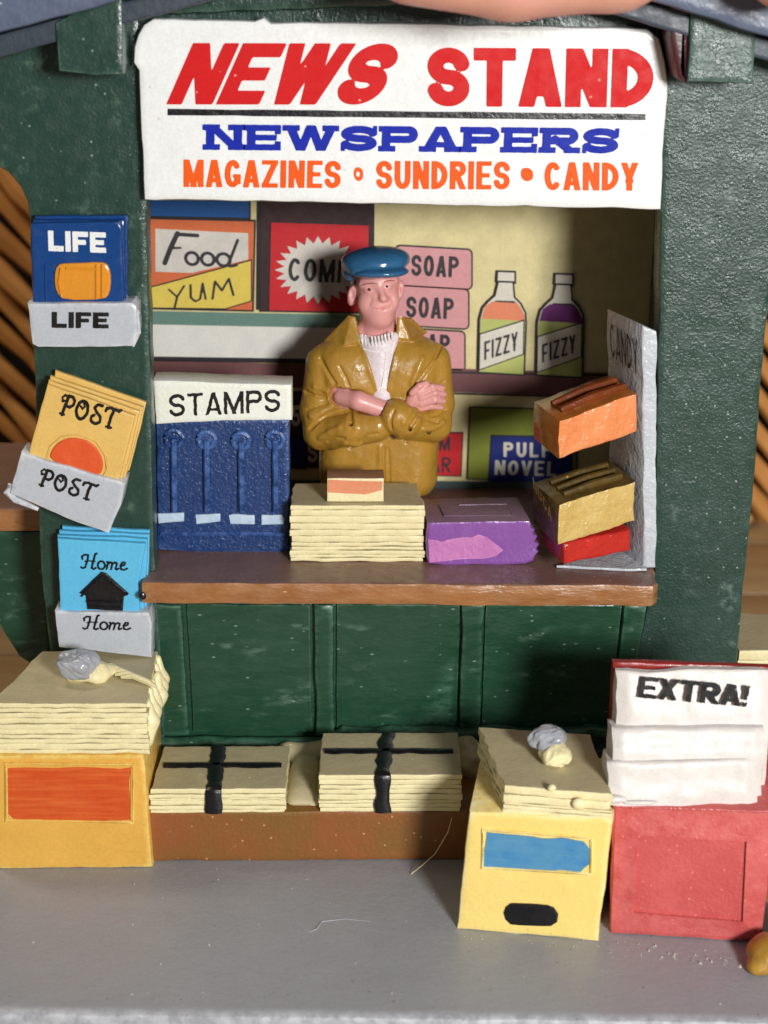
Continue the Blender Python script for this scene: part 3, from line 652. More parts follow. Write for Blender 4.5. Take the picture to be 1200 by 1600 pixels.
# soap boxes
def rrect(x0, y0, x1, y1, sk=0, r=6):
    pts = []
    for cx, cy, a in ((x0+r, y0+r, 180), (x1-r, y0+r+sk, 270), (x1-r, y1-r+sk, 0), (x0+r, y1-r, 90)):
        pts += [(cx+r*math.cos(math.radians(a+t)), cy+r*math.sin(math.radians(a+t))) for t in (0, 30, 60, 90)]
    return pts
for y0, x1, tx, ty in ((384, 736, 642, 430), (446, 731, 634, 495), (512, 725, 628, 552)):
    prl(rrect(x1-116, y0, x1, y0+60, 6), 'p_pink', 'printed_soap_box', 6, 2.6)
    text('SOAP', (tx, ty), (tx+74, ty+3), (tx+1, ty-33), BP, M['p_text'], bd, W=.52, t=.18, gap=.11, wob=.005, lift=.054)
# fizzy bottles
for dx, dy, liq in ((0, 0, 'p_salmon'), (90, 4, 'p_violet')):
    b = lambda pts: [(x+dx, y+dy) for x, y in pts]
    prl(b([(778, 424), (803, 425), (803, 440), (800, 441), (802, 464), (812, 474), (819, 488), (820, 505), (817, 583), (748, 579), (750, 498), (755, 480), (763, 471), (774, 461), (779, 440), (777, 438)]), 'p_bottle', 'printed_bottle', 9, 3)
    pr(b([(757, 478), (768, 470), (806, 471), (813, 479), (819, 492), (819, 500), (752, 496)]), liq, 'printed_drink', 11)
    pr(b([(751, 496), (820, 500), (817, 583), (748, 579)]), 'p_lime', 'printed_label_ground', 11)
    prl(b([(750, 521), (817, 500), (816, 551), (749, 575)]), 'p_bottle', 'printed_label', 12, 2)
    text('FIZZY', (756+dx, 561+dy), (808+dx, 545+dy), (756+dx, 532+dy), BP, M['p_text'], bd, W=.5, t=.16, gap=.12, lift=.102, cell=.05)
    pr(b([(777, 437), (803, 438), (803, 441), (777, 440)]), 'p_line', 'printed_edge', 11)
    pr(b([(774, 468), (804, 469), (804, 472), (772, 470)]), 'p_line', 'printed_edge', 12)
# lower shelf
prl([(440, 612), (500, 612), (500, 728), (440, 728)], 'p_maroon', 'printed_book', 6, 2)
prl([(444, 684), (476, 684), (476, 730), (444, 728)], 'p_navy', 'printed_book', 7, 2)
text('5', (456, 664), (470, 664), (456, 632), BP, M['p_bottle'], bd, W=.55, t=.2, lift=.07, cell=.06)
text('S', (481, 720), (496, 720), (481, 690), BP, M['p_bottle'], bd, W=.55, t=.16, lift=.07, cell=.06)
prl([(650, 675), (722, 676), (719, 742), (650, 740)], 'p_red', 'printed_book', 6, 2)
text('GUM', (654, 702), (703, 703), (654, 680), BP, M['p_text'], bd, W=.6, t=.14, gap=.14, lift=.062, cell=.06)
text('BAR', (656, 736), (704, 737), (656, 712), BP, M['p_text'], bd, W=.6, t=.14, gap=.14, lift=.062, cell=.06)
prl([(735, 636), (900, 640), (900, 752), (731, 746)], 'p_olive', 'printed_book', 6, 2)
prl([(768, 680), (892, 682), (892, 752), (764, 750)], 'p_navy', 'printed_cover_panel', 8, 2)
text('PULP', (786, 712), (861, 713), (786, 689), BP, M['p_bottle'], bd, W=.6, t=.2, gap=.2, lift=.078, cell=.05)
text('NOVEL', (772, 740), (868, 742), (773, 717), BP, M['p_bottle'], bd, W=.6, t=.19, gap=.16, lift=.078, cell=.05)
pr([(180, 746), (1060, 752), (1060, 840), (180, 840)], 'p_teal', 'printed_base_shelf', 12)

# =================================================================== paper stacks
def lerp2(a, b, t): return a.lerp(b, t)
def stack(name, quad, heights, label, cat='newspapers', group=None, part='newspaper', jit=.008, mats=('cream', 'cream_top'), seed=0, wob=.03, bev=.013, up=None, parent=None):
    """quad: the four bottom corners; each height is one folded paper."""
    rs = random.Random(seed*13+5); c = sum(quad, Vector())/4
    t = parent or thing(name, c, label, cat, group); up = up or Vector((0, 0, 1)); z = 0
    hs = [h*rs.uniform(.55, 1.45) for h in heights]; kk = sum(heights)/sum(hs); heights = [h*kk for h in hs]
    for i, h in enumerate(heights):
        j = Vector((rs.uniform(-jit, jit), rs.uniform(-jit, jit), 0)); s = 1+rs.uniform(-.012, .012)
        q = [c+(p-c)*s+j+up*(z+h) for p in quad]
        V, Fc = prism(q, -up*(h-.004), bev=bev, seg=.1, wob=wob, wf=3.4, seed=seed*3.1+i*1.9)
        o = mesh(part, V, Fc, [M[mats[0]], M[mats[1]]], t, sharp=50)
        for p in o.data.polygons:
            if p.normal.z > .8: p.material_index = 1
        z += h
    return t, z
def lump(name, c, r, mat, label, cat, seed=0, amp=.22, f=3.2, h=None, group=None, parent=None, ang=0, flatten=True):
    c = Vector(c); h = h or max(r)/14; m = max(r)*1.35
    def fn(X, Y, Z):
        d = elli(X, Y, Z, c, r, ang, 'z')+amp*min(r)*sinoise(X, Y, Z, f*2.6, seed)+amp*.5*min(r)*sinoise(X, Y, Z, f*6, seed+1)
        return np.maximum(d, c.z-r[2]*.72-Z) if flatten else d
    V, Fc = surfnet(fn, (c.x-m, c.y-m, c.z-m), (c.x+m, c.y+m, c.z+m), h)
    return mesh(name, V, Fc, mat, parent, sharp=0, label=label, cat=cat, group=group)

def rock(name, c, r, mat, label, cat, seed, group=None, k=14):
    c = Vector(c); rs_ = np.random.RandomState(seed); m = max(r)*1.4
    N_ = rs_.normal(size=(k, 3)); N_ /= np.linalg.norm(N_, axis=1)[:, None]; off = rs_.uniform(.72, 1.0, k)
    def fn(X, Y, Z):
        x, y, z = (X-c.x)/r[0], (Y-c.y)/r[1], (Z-c.z)/r[2]; d = np.sqrt(x*x+y*y+z*z)-1.02
        for n_, o_ in zip(N_, off): d = smax(d, x*n_[0]+y*n_[1]+z*n_[2]-o_, .06)
        return d*min(r)+.13*min(r)*sinoise(X, Y, Z, 13, seed)+.14*min(r)*np.abs(sinoise(X, Y, Z, 26, seed+1))
    V, Fc = surfnet(fn, (c.x-m, c.y-m, c.z-m), (c.x+m, c.y+m, c.z+m), max(r)/17)
    return mesh(name, V, Fc, mat, sharp=0, label=label, cat=cat, group=group)
G_ST = 'newspaper stacks'
# ---- left orange box with its stack
OB = VP(P(-6, 1357, -2.2), P(238, 1355, -2.18))
pa, pb = OB(-6, 1357), OB(238, 1355); pa.z = pb.z = ZG
ob = thing('newspaper_box', ((pa.x+pb.x)/2, -1.2, ZG), 'mustard newspaper box with an orange-red window at the left edge', 'newspaper box', 'newspaper boxes')
dz = OB(110, 1180).z-ZG
V, Fc = prism([pa, pb, pb+Vector((-.05, 0, dz)), pa+Vector((0, 0, dz))], (0, 2.05, 0), bev=.045, seg=.15, wob=.014, seed=50); mesh('body', V, Fc, M['boxorange'], ob)
def frame(pts, pl, wd, dep, mat, parent, name, proud=.03):
    n = len(pts); cx = sum(p[0] for p in pts)/n; cy = sum(p[1] for p in pts)/n; mb = MB()
    inn = [(x+(wd if x < cx else -wd), y+(wd if y < cy else -wd)) for x, y in pts]
    nn = getattr(pl, 'n', Vector((0, -1, 0)))
    for i in range(n):
        j = (i+1) % n; q = [pl(*pts[i]), pl(*pts[j]), pl(*inn[j]), pl(*inn[i])]
        V, Fc = prism([p+nn*proud for p in q], -nn*(proud+.01), bev=.012, seg=.2, wob=.006); mb.add(V, Fc)
    return mb.obj(name, mat, parent)
frame([(7, 1191), (210, 1192), (209, 1287), (8, 1284)], OB, 5, .03, M['boxorange'], ob, 'window_frame')
V, Fc = pslab([(11, 1200), (100, 1199), (186, 1201), (206, 1199), (203, 1230), (205, 1281), (120, 1283), (22, 1281), (12, 1270)], OB, .02, bev=.004, seg=.08, wob=.02, seed=51)
V = [v+OB.n*.012 for v in V]; mesh('window', V, Fc, M['boxwindow'], ob)
z0 = ZG+dz
def at(px, py, z): return PZ(px, py, z)
q = [at(-12, 1180, z0), at(232, 1180, z0), at(226, 1180, z0)+Vector((.02, 1.95, 0)), at(-12, 1180, z0)+Vector((.45, 1.95, 0))]
q = [p+Vector((0, .05, 0)) for p in q]
hh = P(100, 1100, q[0].y).z-z0
st, zz = stack('newspaper_stack', q, [hh/10]*10, 'tall cream newspaper stack on the mustard box at left', group=G_ST, seed=1, wob=.028)
zs1 = z0+hh
p = at(128, 1062, zs1)
lump('crumpled_sheet', p+Vector((.12, .12, .08)), (.42, .3, .14), M['cream'], 'crumpled cream sheet under grey stone on the left stack', 'paper', 3, .5, 3.4, group=None)
rock('stone', p+Vector((-.05, -.02, .27)), (.36, .3, .24), M['stone'], 'glossy pale grey stone weighing down the left newspaper stack', 'paperweight', 5, group='stone paperweights')
mb = MB()                             # loose leaves fanned at the back and the right side
for i in range(5):
    b = at(178+i*9, 1052+i*4, zs1); V, Fc = tube([b+Vector((-.25, .1, .06)), b+Vector((-.05, .06, .10)), b+Vector((.2, -.08, .05)), b+Vector((.34, -.2, .02))], [.02, .05, .05, .015], 6); mb.add(V, Fc)
mb.obj('loose_leaves', M['cream'], st)
def edge_lumps(X, Y, Z):
    d = None; rs = random.Random(4); b0 = q[1]
    for i in range(6):
        y = b0.y+.2+i*.3; f = caps(X, Y, Z, (b0.x-.04, y, z0+.12), (b0.x+.0+.06*rs.random(), y+.05, z0+.42), .10, .12)
        f = smin(f, caps(X, Y, Z, (b0.x+.02, y+.05, z0+.42), (b0.x-.06+.1*rs.random(), y+.1, z0+hh-.06), .11, .06), .08); d = f if d is None else smin(d, f, .06)
    return d+.02*sinoise(X, Y, Z, 14, 3)
V, Fc = surfnet(edge_lumps, (q[1].x-.3, q[1].y-.1, z0-.05), (q[1].x+.4, q[1].y+2.1, z0+hh+.2), .035); mesh('paper_edge', V, Fc, M['cream'], st, sharp=0)

# ---- strapped bundles on the plinth
def strap(pts, wd, nm, parent, seed):
    V = []; Fc = []; n = len(pts)
    fine = []
    for i in range(n-1):
        k = max(2, int((pts[i+1][0]-pts[i][0]).length/.06))
        for j in range(k): fine.append((pts[i][0].lerp(pts[i+1][0], j/k), pts[i][1].lerp(pts[i+1][1], j/k), pts[i][2]))
    fine.append(pts[-1])
    for i, (p, nrm, side) in enumerate(fine):
        a = wd*(1+.5*nz3(p, 5, seed)); b = wd*(1+.35*nz3(p, 5, seed+4))
        for s_, l_ in ((-a, -.012), (-a, .012), (-a*.5, .032), (b*.5, .032), (b, .012), (b, -.012)): V.append(p+side*s_+nrm.normalized()*l_)
        if i:
            for k in range(5): Fc.append([(i-1)*6+k, (i-1)*6+k+1, i*6+k+1, i*6+k])
    V, Fc = fixn(V, Fc); return mesh(nm, V, Fc, M['black'], parent)
G_B = 'strapped newspaper bundles'
def bundle(xl, xr, ytop, ybot, xb0, xb1, n, label, seed, sx, hz0, hz1, hy):
    y = -2.03; zb_ = zp
    a, b = at(xl, 1270, zp), at(xr, 1270, zp); a.y = b.y = y
    a = Vector((P(xl, ybot, y).x, y, zp)); b = Vector((P(xr, ybot, y).x, y, zp)); h = P(xl, ytop, y).z-zp
    q = [a, b, Vector((P(xb1, 1160, -.6).x, -.62, zp)), Vector((P(xb0, 1160, -.6).x, -.62, zp))]
    t, z = stack('newspaper_bundle', q, [h/n]*n, label, 'newspapers', G_B, seed=seed, wob=.022)
    zt_ = zp+z+.004; up = Vector((0, 0, 1)); fr = Vector((0, -1, 0)); X = Vector((1, 0, 0)); x = P(sx, ytop, y).x; x2 = P(sx+8, 1160, -.6).x
    strap([(Vector((x2, -.66, zt_)), up, X), (Vector((x, y+.12, zt_)), up, X), (Vector((x, y+.03, zt_+.004)), up, X), (Vector((x, y-.025, zt_-.02)), (up+fr), X), (Vector((x, y-.04, zt_-.07)), fr, X), (Vector((x+.01, y-.045, zp+.02)), fr, X)], .115, 'strap', t, seed)
    l, r = PZ(hz0, hy, zt_), PZ(hz1, hy, zt_)
    strap([(l, up, Vector((0, 1, 0))), (r, up, Vector((0, 1, 0)))], .075, 'strap', t, seed+9)
    return t
bundle(236, 446, 1233, 1274, 256, 452, 6, 'shorter flat newspaper bundle with black cross strap, left of the pair', 11, 334, 256, 440, 1196)
bundle(499, 719, 1211, 1284, 505, 714, 8, 'taller newspaper bundle with black cross strap beside the yellow box', 12, 598, 507, 708, 1174)
def cr(X, Y, Z):
    a = P(452, 1262, -1.9); b = P(500, 1190, -.7); c = P(492, 1262, -1.7)
    d = smin(caps(X, Y, Z, P(474, 1258, -1.5), P(478, 1195, -.6), .34, .2), caps(X, Y, Z, P(455, 1175, -.3), P(500, 1172, -.25), .2, .16), .12)
    d = smin(d, caps(X, Y, Z, P(462, 1262, -1.75), P(496, 1262, -1.75), .16), .1)
    return np.maximum(d+.10*sinoise(X, Y, Z, 3.4, 9), zp+.003-Z)
c0 = P(476, 1230, -1.1)
V, Fc = surfnet(cr, (c0.x-.7, -2.1, zp-.1), (c0.x+.7, .15, zp+1.4), .045)
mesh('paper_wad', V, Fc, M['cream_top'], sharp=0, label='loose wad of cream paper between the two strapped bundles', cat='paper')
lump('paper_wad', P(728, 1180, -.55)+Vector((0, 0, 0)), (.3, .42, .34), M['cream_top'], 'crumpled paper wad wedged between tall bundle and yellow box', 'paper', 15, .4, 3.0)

# ---- yellow box
YB = VP(P(715, 1452, -3.9), P(935, 1472, -4.25))
ya, yb = YB(714, 1452), YB(935, 1472); ya.z = yb.z = ZG; ytl, ytr = YB(733, 1268), YB(959, 1279)
yb_ = thing('newspaper_box', ((ya.x+yb.x)/2, -3.0, ZG), 'yellow newspaper box with a blue window and black coin slot', 'newspaper box', 'newspaper boxes')
back = Vector((.1, 2.15, 0))
ytop = Vector((0, 0, 0))
V, Fc = prism([ya, yb, ytr, ytl], -YB.n*1.85, bev=.05, seg=.14, wob=.02, seed=61); mesh('body', V, Fc, M['yellow'], yb_)
frame([(753, 1294), (926, 1307), (925, 1367), (752, 1357)], YB, 4, .03, M['yellow'], yb_, 'window_frame')
V, Fc = pslab([(760, 1299), (800, 1302), (850, 1309), (880, 1309), (912, 1315), (922, 1328), (920, 1350), (908, 1362), (840, 1357), (770, 1355), (755, 1352), (757, 1325)], YB, .02, bev=.004, seg=.07, wob=.025, seed=62)
mesh('window', [v+YB.n*.012 for v in V], Fc, M['window_blue'], yb_)
sl = [(786, 1425), (789, 1416), (797, 1410), (812, 1411), (856, 1413), (866, 1417), (872, 1428), (870, 1440), (861, 1446), (834, 1446), (798, 1444), (789, 1436)]
V, Fc = pslab(sl, YB, .05, bev=.02, seg=.06, wob=.015, seed=63); mesh('coin_slot', [v+YB.n*.025 for v in V], Fc, M['black'], yb_)
zy = ytl.z
q = [YB(786, 1268), YB(955, 1276)]; q[0].z = q[1].z = zy-.02
bk = -YB.n*1.75; q = [p-YB.n*.02 for p in q]; q += [q[1]+bk+Vector((-.36, .1, 0)), q[0]+bk+Vector((-.52, .1, 0))]
hy = P(800, 1226, q[0].y).z-zy
sy, _ = stack('newspaper_stack', q, [hy*.16]*3+[hy*.26]*2, 'cream newspaper stack with ragged edges on the yellow box', group=G_ST, seed=21, wob=.028)
mesh('paint_drop', *lump_(YB(905, 1254)+YB.n*.03, (.10, .06, .09), 4), M['cream'], sy, sharp=0)
mesh('paint_drop', *lump_(YB(862, 1230)+YB.n*.02, (.06, .05, .05), 6), M['cream'], sy, sharp=0)
p = at(862, 1185, zy+hy)
rock('crumpled_sheet', p+Vector((.04, -.06, .1)), (.25, .3, .17), M['cream'], 'small cream paper lump under the stone on yellow box stack', 'paper', 23, k=12)
rock('stone', p+Vector((-.05, .14, .25)), (.3, .27, .18), M['stone'], 'small chipped grey stone on the yellow box stack', 'paperweight', 25, group='stone paperweights', k=11)

# ---- red box
RB = VP(P(950, 1460, -4.06), P(1172, 1474, -4.30))
ra, rb_ = RB(948, 1461), RB(1190, 1477); rtl, rtr = RB(957, 1258), RB(1212, 1268); ra.z = rb_.z = ZG; ru = (rb_-ra).normalized(); ra = ra+ru*.05
rb0 = thing('newspaper_box', ((ra.x+rb_.x)/2, -3.2, ZG), 'coral red newspaper box with recessed front panel at lower right', 'newspaper box', 'newspaper boxes')
k = .2
V, Fc = prism([ra, rb_-ru*.28, rb_-ru*.05+Vector((0, 0, .1)), rb_+ru*.02+Vector((0, 0, .35)), rtr, rtl], -RB.n*1.9, bev=.07, seg=.14, wob=.02, seed=71); mesh('body', V, Fc, M['boxred'], rb0)
fr_ = [(962, 1262), (1206, 1270), (1190, 1466), (955, 1452)]
inn = [(997, 1302), (1166, 1312), (1160, 1438), (990, 1424)]
mb = MB()
for i in range(4):
    j = (i+1) % 4; qd = [RB(*fr_[i])+RB.n*.004, RB(*fr_[j])+RB.n*.004, RB(*inn[j])+RB.n*.05, RB(*inn[i])+RB.n*.05]
    dd = [p-RB.n*.09 for p in qd]; mb.add(*fixn(qd+dd, [[0, 1, 2, 3], [7, 6, 5, 4], [0, 4, 5, 1], [1, 5, 6, 2], [2, 6, 7, 3], [3, 7, 4, 0]]))
mb.obj('panel_frame', M['boxred'], rb0, sharp=20)
zr2 = rtl.z
# back board and tiers of EXTRA papers
ty = lambda px, py, y: P(px, py, y)
bb = [ty(949, 1215, -3.2), ty(1206, 1236, -3.2), ty(1203, 1043, -3.16), ty(957, 1034, -3.16)]
for p in bb[:2]: p.z = zr2-.02
V, Fc = prism(bb, (0, .14, 0), bev=.03, seg=.15, wob=.015, seed=73); mesh('back_board', V, Fc, M['boxreddeep'], rb0)
ex = thing('newspaper_display', (P(1080, 1255, -3.7).x, -3.7, zr2), 'white tiered newspapers lettered EXTRA! leaning above the red box', 'newspapers')
zl = [P(1080, 1050, -2.42).z, P(1080, 1130, -2.62).z, P(1080, 1182, -3.05).z, zr2+.01]
tiers = [((968, 1200), (-2.30, zr2+.01, -2.46, P(1080, 1049, -2.46).z, -2.30), ),]
def tier(x0, x1, front, yback, seed):
    """front: (photo row, distance) pairs from the top down; rounded into one soft fold"""
    prof = [(y, P(1080, r, y).z) for r, y in front]; zt = prof[0][1]
    prof[-1] = (prof[-1][0], zr2+.01)
    prof = [(yback, zr2+.01), (yback, zt)]+prof
    for _ in range(2):
        q = [prof[0]]
        for a, b in zip(prof[:-1], prof[1:]): q += [(a[0]*.78+b[0]*.22, a[1]*.78+b[1]*.22), (a[0]*.22+b[0]*.78, a[1]*.22+b[1]*.78)]
        prof = q+[prof[-1]]
    yf = front[-1][1]; xa = P(x0, 1200, yf).x; xb = P(x1, 1200, yf).x; nx = 40; V = []; Fc = []; m = len(prof)
    for i in range(nx+1):
        t = i/nx; x = xa+(xb-xa)*t; e_ = min(1, min(t, 1-t)*14)
        for k, (y, z) in enumerate(prof):
            f = (z-zr2)/(zt-zr2); sag = .045*nz3((x, z, y), 1.6, seed)+.02*nz3((x, z, y), 5, seed)
            fr_w = 1.0 if y < yback+.02 else .6
            V.append((x+.03*nz3((y, z, t > .5), 4, seed), y-sag*fr_w+(1-e_)*.05*(1 if y < yback-.04 else 0), z+.04*f*nz3((x, 0, 0), 1.8, seed+3)-.02*(1-e_)*f))
    for i in range(nx):
        for k in range(m):
            k2 = (k+1) % m; Fc.append([i*m+k, i*m+k2, (i+1)*m+k2, (i+1)*m+k])
    Fc.append(list(range(m))); Fc.append([nx*m+k for k in range(m)][::-1])
    return fixn(V, Fc)
mesh('newspaper', *tier(960, 1198, [(1046, -3.30), (1048, -3.37), (1088, -3.46), (1128, -3.60), (1255, -3.62)], -3.2, 81), M['white_extra'], ex, sharp=50)
mesh('newspaper', *tier(958, 1195, [(1132, -3.58), (1138, -3.74), (1160, -3.80), (1180, -3.90), (1255, -3.92)], -3.3, 83), M['white_extra'], ex, sharp=50)
mesh('newspaper', *tier(953, 1188, [(1186, -3.86), (1191, -3.98), (1220, -4.02), (1245, -4.08), (1255, -4.10)], -3.4, 85), M['white_extra'], ex, sharp=50)
def lean_pl(px, py):                   # front of the back tier
    a = P(1080, 1052, -3.40); b = P(1080, 1125, -3.60); t = a-b
    n = Vector((0, -t.z, t.y)).normalized(); return PP(px, py, a, n)
text('EXTRA!', (995, 1089), (1166, 1104), (1000, 1056), lean_pl, M['ink_black'], ex, 'lettering', W=.82, t=.23, gap=.06, wob=.014, lift=.06)

mesh('paint_dab', *lump_(P(963, 1249, -4.13), (.16, .06, .06), 2), M['white_extra'], ex, sharp=0)
mesh('paint_dab', *lump_(P(1000, 1254, -4.14), (.3, .05, .03), 3), M['white_extra'], ex, sharp=0)
# ---- papers on the right side ledge
q = [P(1152, 1058, .7), P(1290, 1062, .7), P(1290, 1062, .7)+Vector((0, 1.6, 0)), P(1152, 1058, .7)+Vector((0, 1.6, 0))]
for p in q: p.z = zr+.003
stack('newspaper_stack', q, [.17, .16, .15], 'cream newspaper stack behind the right post, cut by the frame', group=G_ST, seed=31, wob=.03)

# =================================================================== on the counter
# stamp machine
sm = thing('stamp_machine', (P(348, 860, .8).x, 1.05, ZC), 'navy blue stamp machine with white STAMPS header on the counter', 'stamp machine')
SB = YP(.82)
V, Fc = pslab([(243, 655), (452, 655), (452, 858), (448, 864), (300, 864), (246, 860)], SB, .5, bev=.05, seg=.12, wob=.018, seed=91)
mesh('cabinet', V, Fc, M['stampblue'], sm)
V, Fc = pslab([(239, 594), (455, 601), (456, 657), (380, 658), (300, 660), (243, 664)], YP(.76), .58, bev=.045, seg=.12, wob=.016, seed=92); mesh('header', V, Fc, M['stampwhite'], sm)
text('STAMPS', (265, 651), (438, 643), (264, 616), YP(.76), M['black_text'], sm, W=.78, t=.155, gap=.13, wob=.012)
for x, y in ((272, 684), (323, 686), (377, 688), (430, 686)):
    a = SB(x, y); b = SB(x+1, 798)
    V, Fc = tube([a+Vector((0, -.05, .0)), a.lerp(b, .5)+Vector((0, -.06, 0)), b+Vector((0, -.05, 0))], .052, 8); rod = mesh('rod', V, Fc, M['stampblue'], sm)
    V = []; n = 14
    mb = MB(); ring = [a+Vector((math.cos(t)*.13, -.02, math.sin(t)*.13)) for t in [2*math.pi*i/n for i in range(n+1)]]
    V, Fc = tube(ring, .05, 7, False); mb.add(V, Fc); mb.obj('coin_slot', M['stampblue'], sm)
    V, Fc = pslab(smoothpoly([(x-8, y-8), (x+8, y-8), (x+8, y+8), (x-8, y+8)], 2), SB, .04, bev=.012, seg=.2); mesh('knob', [v+Vector((0, -.035, 0)) for v in V], Fc, M['stampblue'], sm)
for pts in ([(247, 802), (288, 800), (288, 814), (248, 817)], [(305, 803), (345, 801), (345, 814), (307, 818)], [(357, 804), (364, 802), (398, 804), (398, 818), (360, 818)], [(409, 804), (440, 804), (444, 808), (443, 818), (409, 819)]):
    V, Fc = pslab(pts, SB, .05, bev=.015, seg=.07, wob=.01, seed=pts[0][0]); mesh('stamp_slot', [v+Vector((0, -.04, 0)) for v in V], Fc, M['stamptag'], sm)
V, Fc = tube([SB(x, 834+2*nz3((x*.05, 0, 0)))+Vector((0, -.0, 0)) for x in range(250, 450, 14)], .03, 6); mesh('ridge', V, Fc, M['stampblue'], sm)

# cream newspaper pile
a, b = PZ(455, 876, ZC), PZ(664, 874, ZC); b.y = a.y = .36
q = [a, b+Vector((-.03, 0, 0)), b+Vector((-.12, 1.15, 0)), a+Vector((.02, 1.15, 0))]
hN = P(560, 790, .36).z-ZC
stack('newspaper_stack', q, [hN/11]*11, 'cream newspaper pile on the counter beside the blue stamp machine', group=G_ST, seed=41, wob=.032, jit=.012)
zn = ZC+hN
# little box on it
q = [PZ(511, 784, zn+.01), PZ(600, 786, zn+.01)]; q[1].y = q[0].y; yy = q[0].y; hb = P(555, 748, yy).z-zn
bx = thing('small_box', (q[0]+q[1])*.5, 'small brown box with peach and cream front on the newspaper pile', 'box')
V, Fc = prism([q[0], q[1], q[1]+Vector((0, 0, hb)), q[0]+Vector((0, 0, hb))], (0, .48, 0), bev=.02, seg=.12, wob=.008, seed=95); o = mesh('carton', V, Fc, [M['cream'], M['wood_box']], bx)
for p in o.data.polygons:
    if p.normal.y > -.5: p.material_index = 1
pl = YP(yy); V, Fc = pslab([(513, 750), (598, 752), (597, 766), (570, 773), (545, 771), (513, 769)], pl, .012, bev=.003, seg=.06, wob=.01); mesh('front_label', [v+Vector((0, -.008, 0)) for v in V], Fc, M['peach'], bx)

# purple box of magazines
a, b = PZ(668, 881, ZC), PZ(836, 882, ZC); a.y = b.y = .22
pu = thing('magazine_pile', (a+b)*.5+Vector((0, .6, 0)), 'glossy purple block of magazines with pink smear on the counter', 'magazines')
hP = P(740, 815, .22).z-ZC
PU = YP(.22)
V, Fc = pslab([(668, 816), (829, 814), (830, 824), (836, 828), (833, 834), (840, 838), (836, 846), (843, 850), (838, 858), (842, 862), (837, 868), (833, 877), (820, 882), (700, 884), (669, 880), (666, 850)], PU, 1.2, bev=.03, seg=.08, wob=.012, seed=100)
V = [v+Vector((-.08*(v.y-.22), 0, 0)) for v in V]
o = mesh('block', V, Fc, [M['purple'], M['purple_top']], pu)
for p in o.data.polygons:
    if p.normal.z > .7: p.material_index = 1
pl = YP(.21); V, Fc = pslab([(668, 842), (690, 846), (715, 840), (738, 839), (747, 834), (760, 839), (772, 851), (784, 860), (774, 868), (740, 873), (671, 879)], pl, .02, bev=.006, seg=.06, wob=.03, seed=7); mesh('pink_smear', V, Fc, M['pink'], pu)
zt_ = ZC+hP+.006
V, Fc = tube([PZ(x, y, zt_) for x, y in ((686, 789), (694, 806), (800, 806), (793, 788), (718, 789))], .012, 5); mesh('cover_border', V, Fc, M['purple_top'], pu)

# candy rack
rk = thing('candy_rack', (P(1010, 888, .05).x, .4, ZC), 'tall white candy rack board standing on end at the counter right', 'rack')
f0, f1 = P(1006, 886, .02), P(1027, 889, .02); f0.z = f1.z = ZC+.003
tl_, tr_ = P(1004, 508, .06), P(1027, 517, .06)
vec = P(948, 482, 1.2)-tl_
V, Fc = prism([f0, f1, tr_, tl_], vec, bev=.03, seg=.1, wob=.025, seed=111); mesh('board', V, Fc, M['rackgrey'], rk)
nl = vec.cross(Vector((0, 0, 1))).normalized(); nl = nl if nl.x < 0 else -nl
RP = lambda px, py: PP(px, py, tl_, nl)
text('CANDY', (957, 556), (1000, 586), (955, 503), RP, M['black_text'], rk, W=.6, t=.13, gap=.12, wob=.02, lift=.03, cell=.05)
fp = [PZ(x, y, ZC+.05) for x, y in ((868, 884), (1012, 890), (1000, 862), (930, 862))]
V, Fc = prism(fp, (0, 0, -.046), bev=.015, seg=.1, wob=.04, seed=113); mesh('foot', V, Fc, M['rackgrey'], rk)
def candy(name, A, Bp, b, hgt, mf, mt, label, seed, lines=None):
    """A: upper right front corner at the board, Bp: upper left front corner, b: along the board"""
    hv = Vector((.03, 0, -hgt)); V, Fc = prism([Bp, A, A+hv, Bp+hv], b, bev=.035, seg=.09, wob=.03, seed=seed)
    t = thing(name, Bp+hv, label, 'candy', 'candy boxes on the rack')
    o = mesh('carton', V, Fc, [M[mf], M[mt]], t)
    a = (A-Bp).normalized(); fn_ = a.cross(hv).normalized(); fn_ = fn_ if fn_.y < 0 else -fn_
    for p in o.data.polygons:
        if p.normal.dot(fn_) < .6: p.material_index = 1
    return t, a, hv
A = P(996, 614, .08); B = P(873, 657, -.42); b_ = P(833, 612, .62)-B; b_.z = .03
t, a, hv = candy('candy_box', A, B, b_, .62, 'candyorange', 'candybrown', 'uppermost candy box with glossy peach orange front', 121)
for k_ in (.3, .62):
    s0 = B.lerp(A, .12)+b_*k_+Vector((0, 0, .015)); s1 = B.lerp(A, .95)+b_*k_+Vector((0, 0, .03)); V, Fc = tube([s0, s0.lerp(s1, .5)+Vector((0, 0, .02)), s1], [.05, .09, .07], 8); mesh('candy_bar', V, Fc, M['choc'], t)
cpl = lambda B_, b2: (lambda px, py: PP(px, py, B_, b2.cross(Vector((0, 0, 1))).normalized()))
A = P(993, 752, .08); B = P(872, 788, -.42)
t, a, hv = candy('candy_box', A, B, b_, .66, 'gold', 'olive', 'middle candy box, gold front with dark olive top', 123)
for k_ in (.25, .5, .75):
    s0 = B.lerp(A, .15)+b_*k_+Vector((0, 0, .015)); s1 = B.lerp(A, .9)+b_*k_+Vector((0, 0, .03)); V, Fc = tube([s0, s0.lerp(s1, .5)+Vector((0, 0, .012)), s1], [.04, .07, .06], 8); mesh('candy_bar', V, Fc, M['olive'], t)
pl = cpl(B, b_); text('NUGA', (837, 762), (866, 815), (836, 744), pl, M['gold'], t, W=.6, t=.13, gap=.2, lift=.04, cell=.06)
A = P(984, 829, .02); B = P(880, 850, -.38)
candy('candy_box', A, B, b_*.95, .34, 'candyred', 'candyred', 'lowest candy box, thin glossy red, resting on the counter', 125)

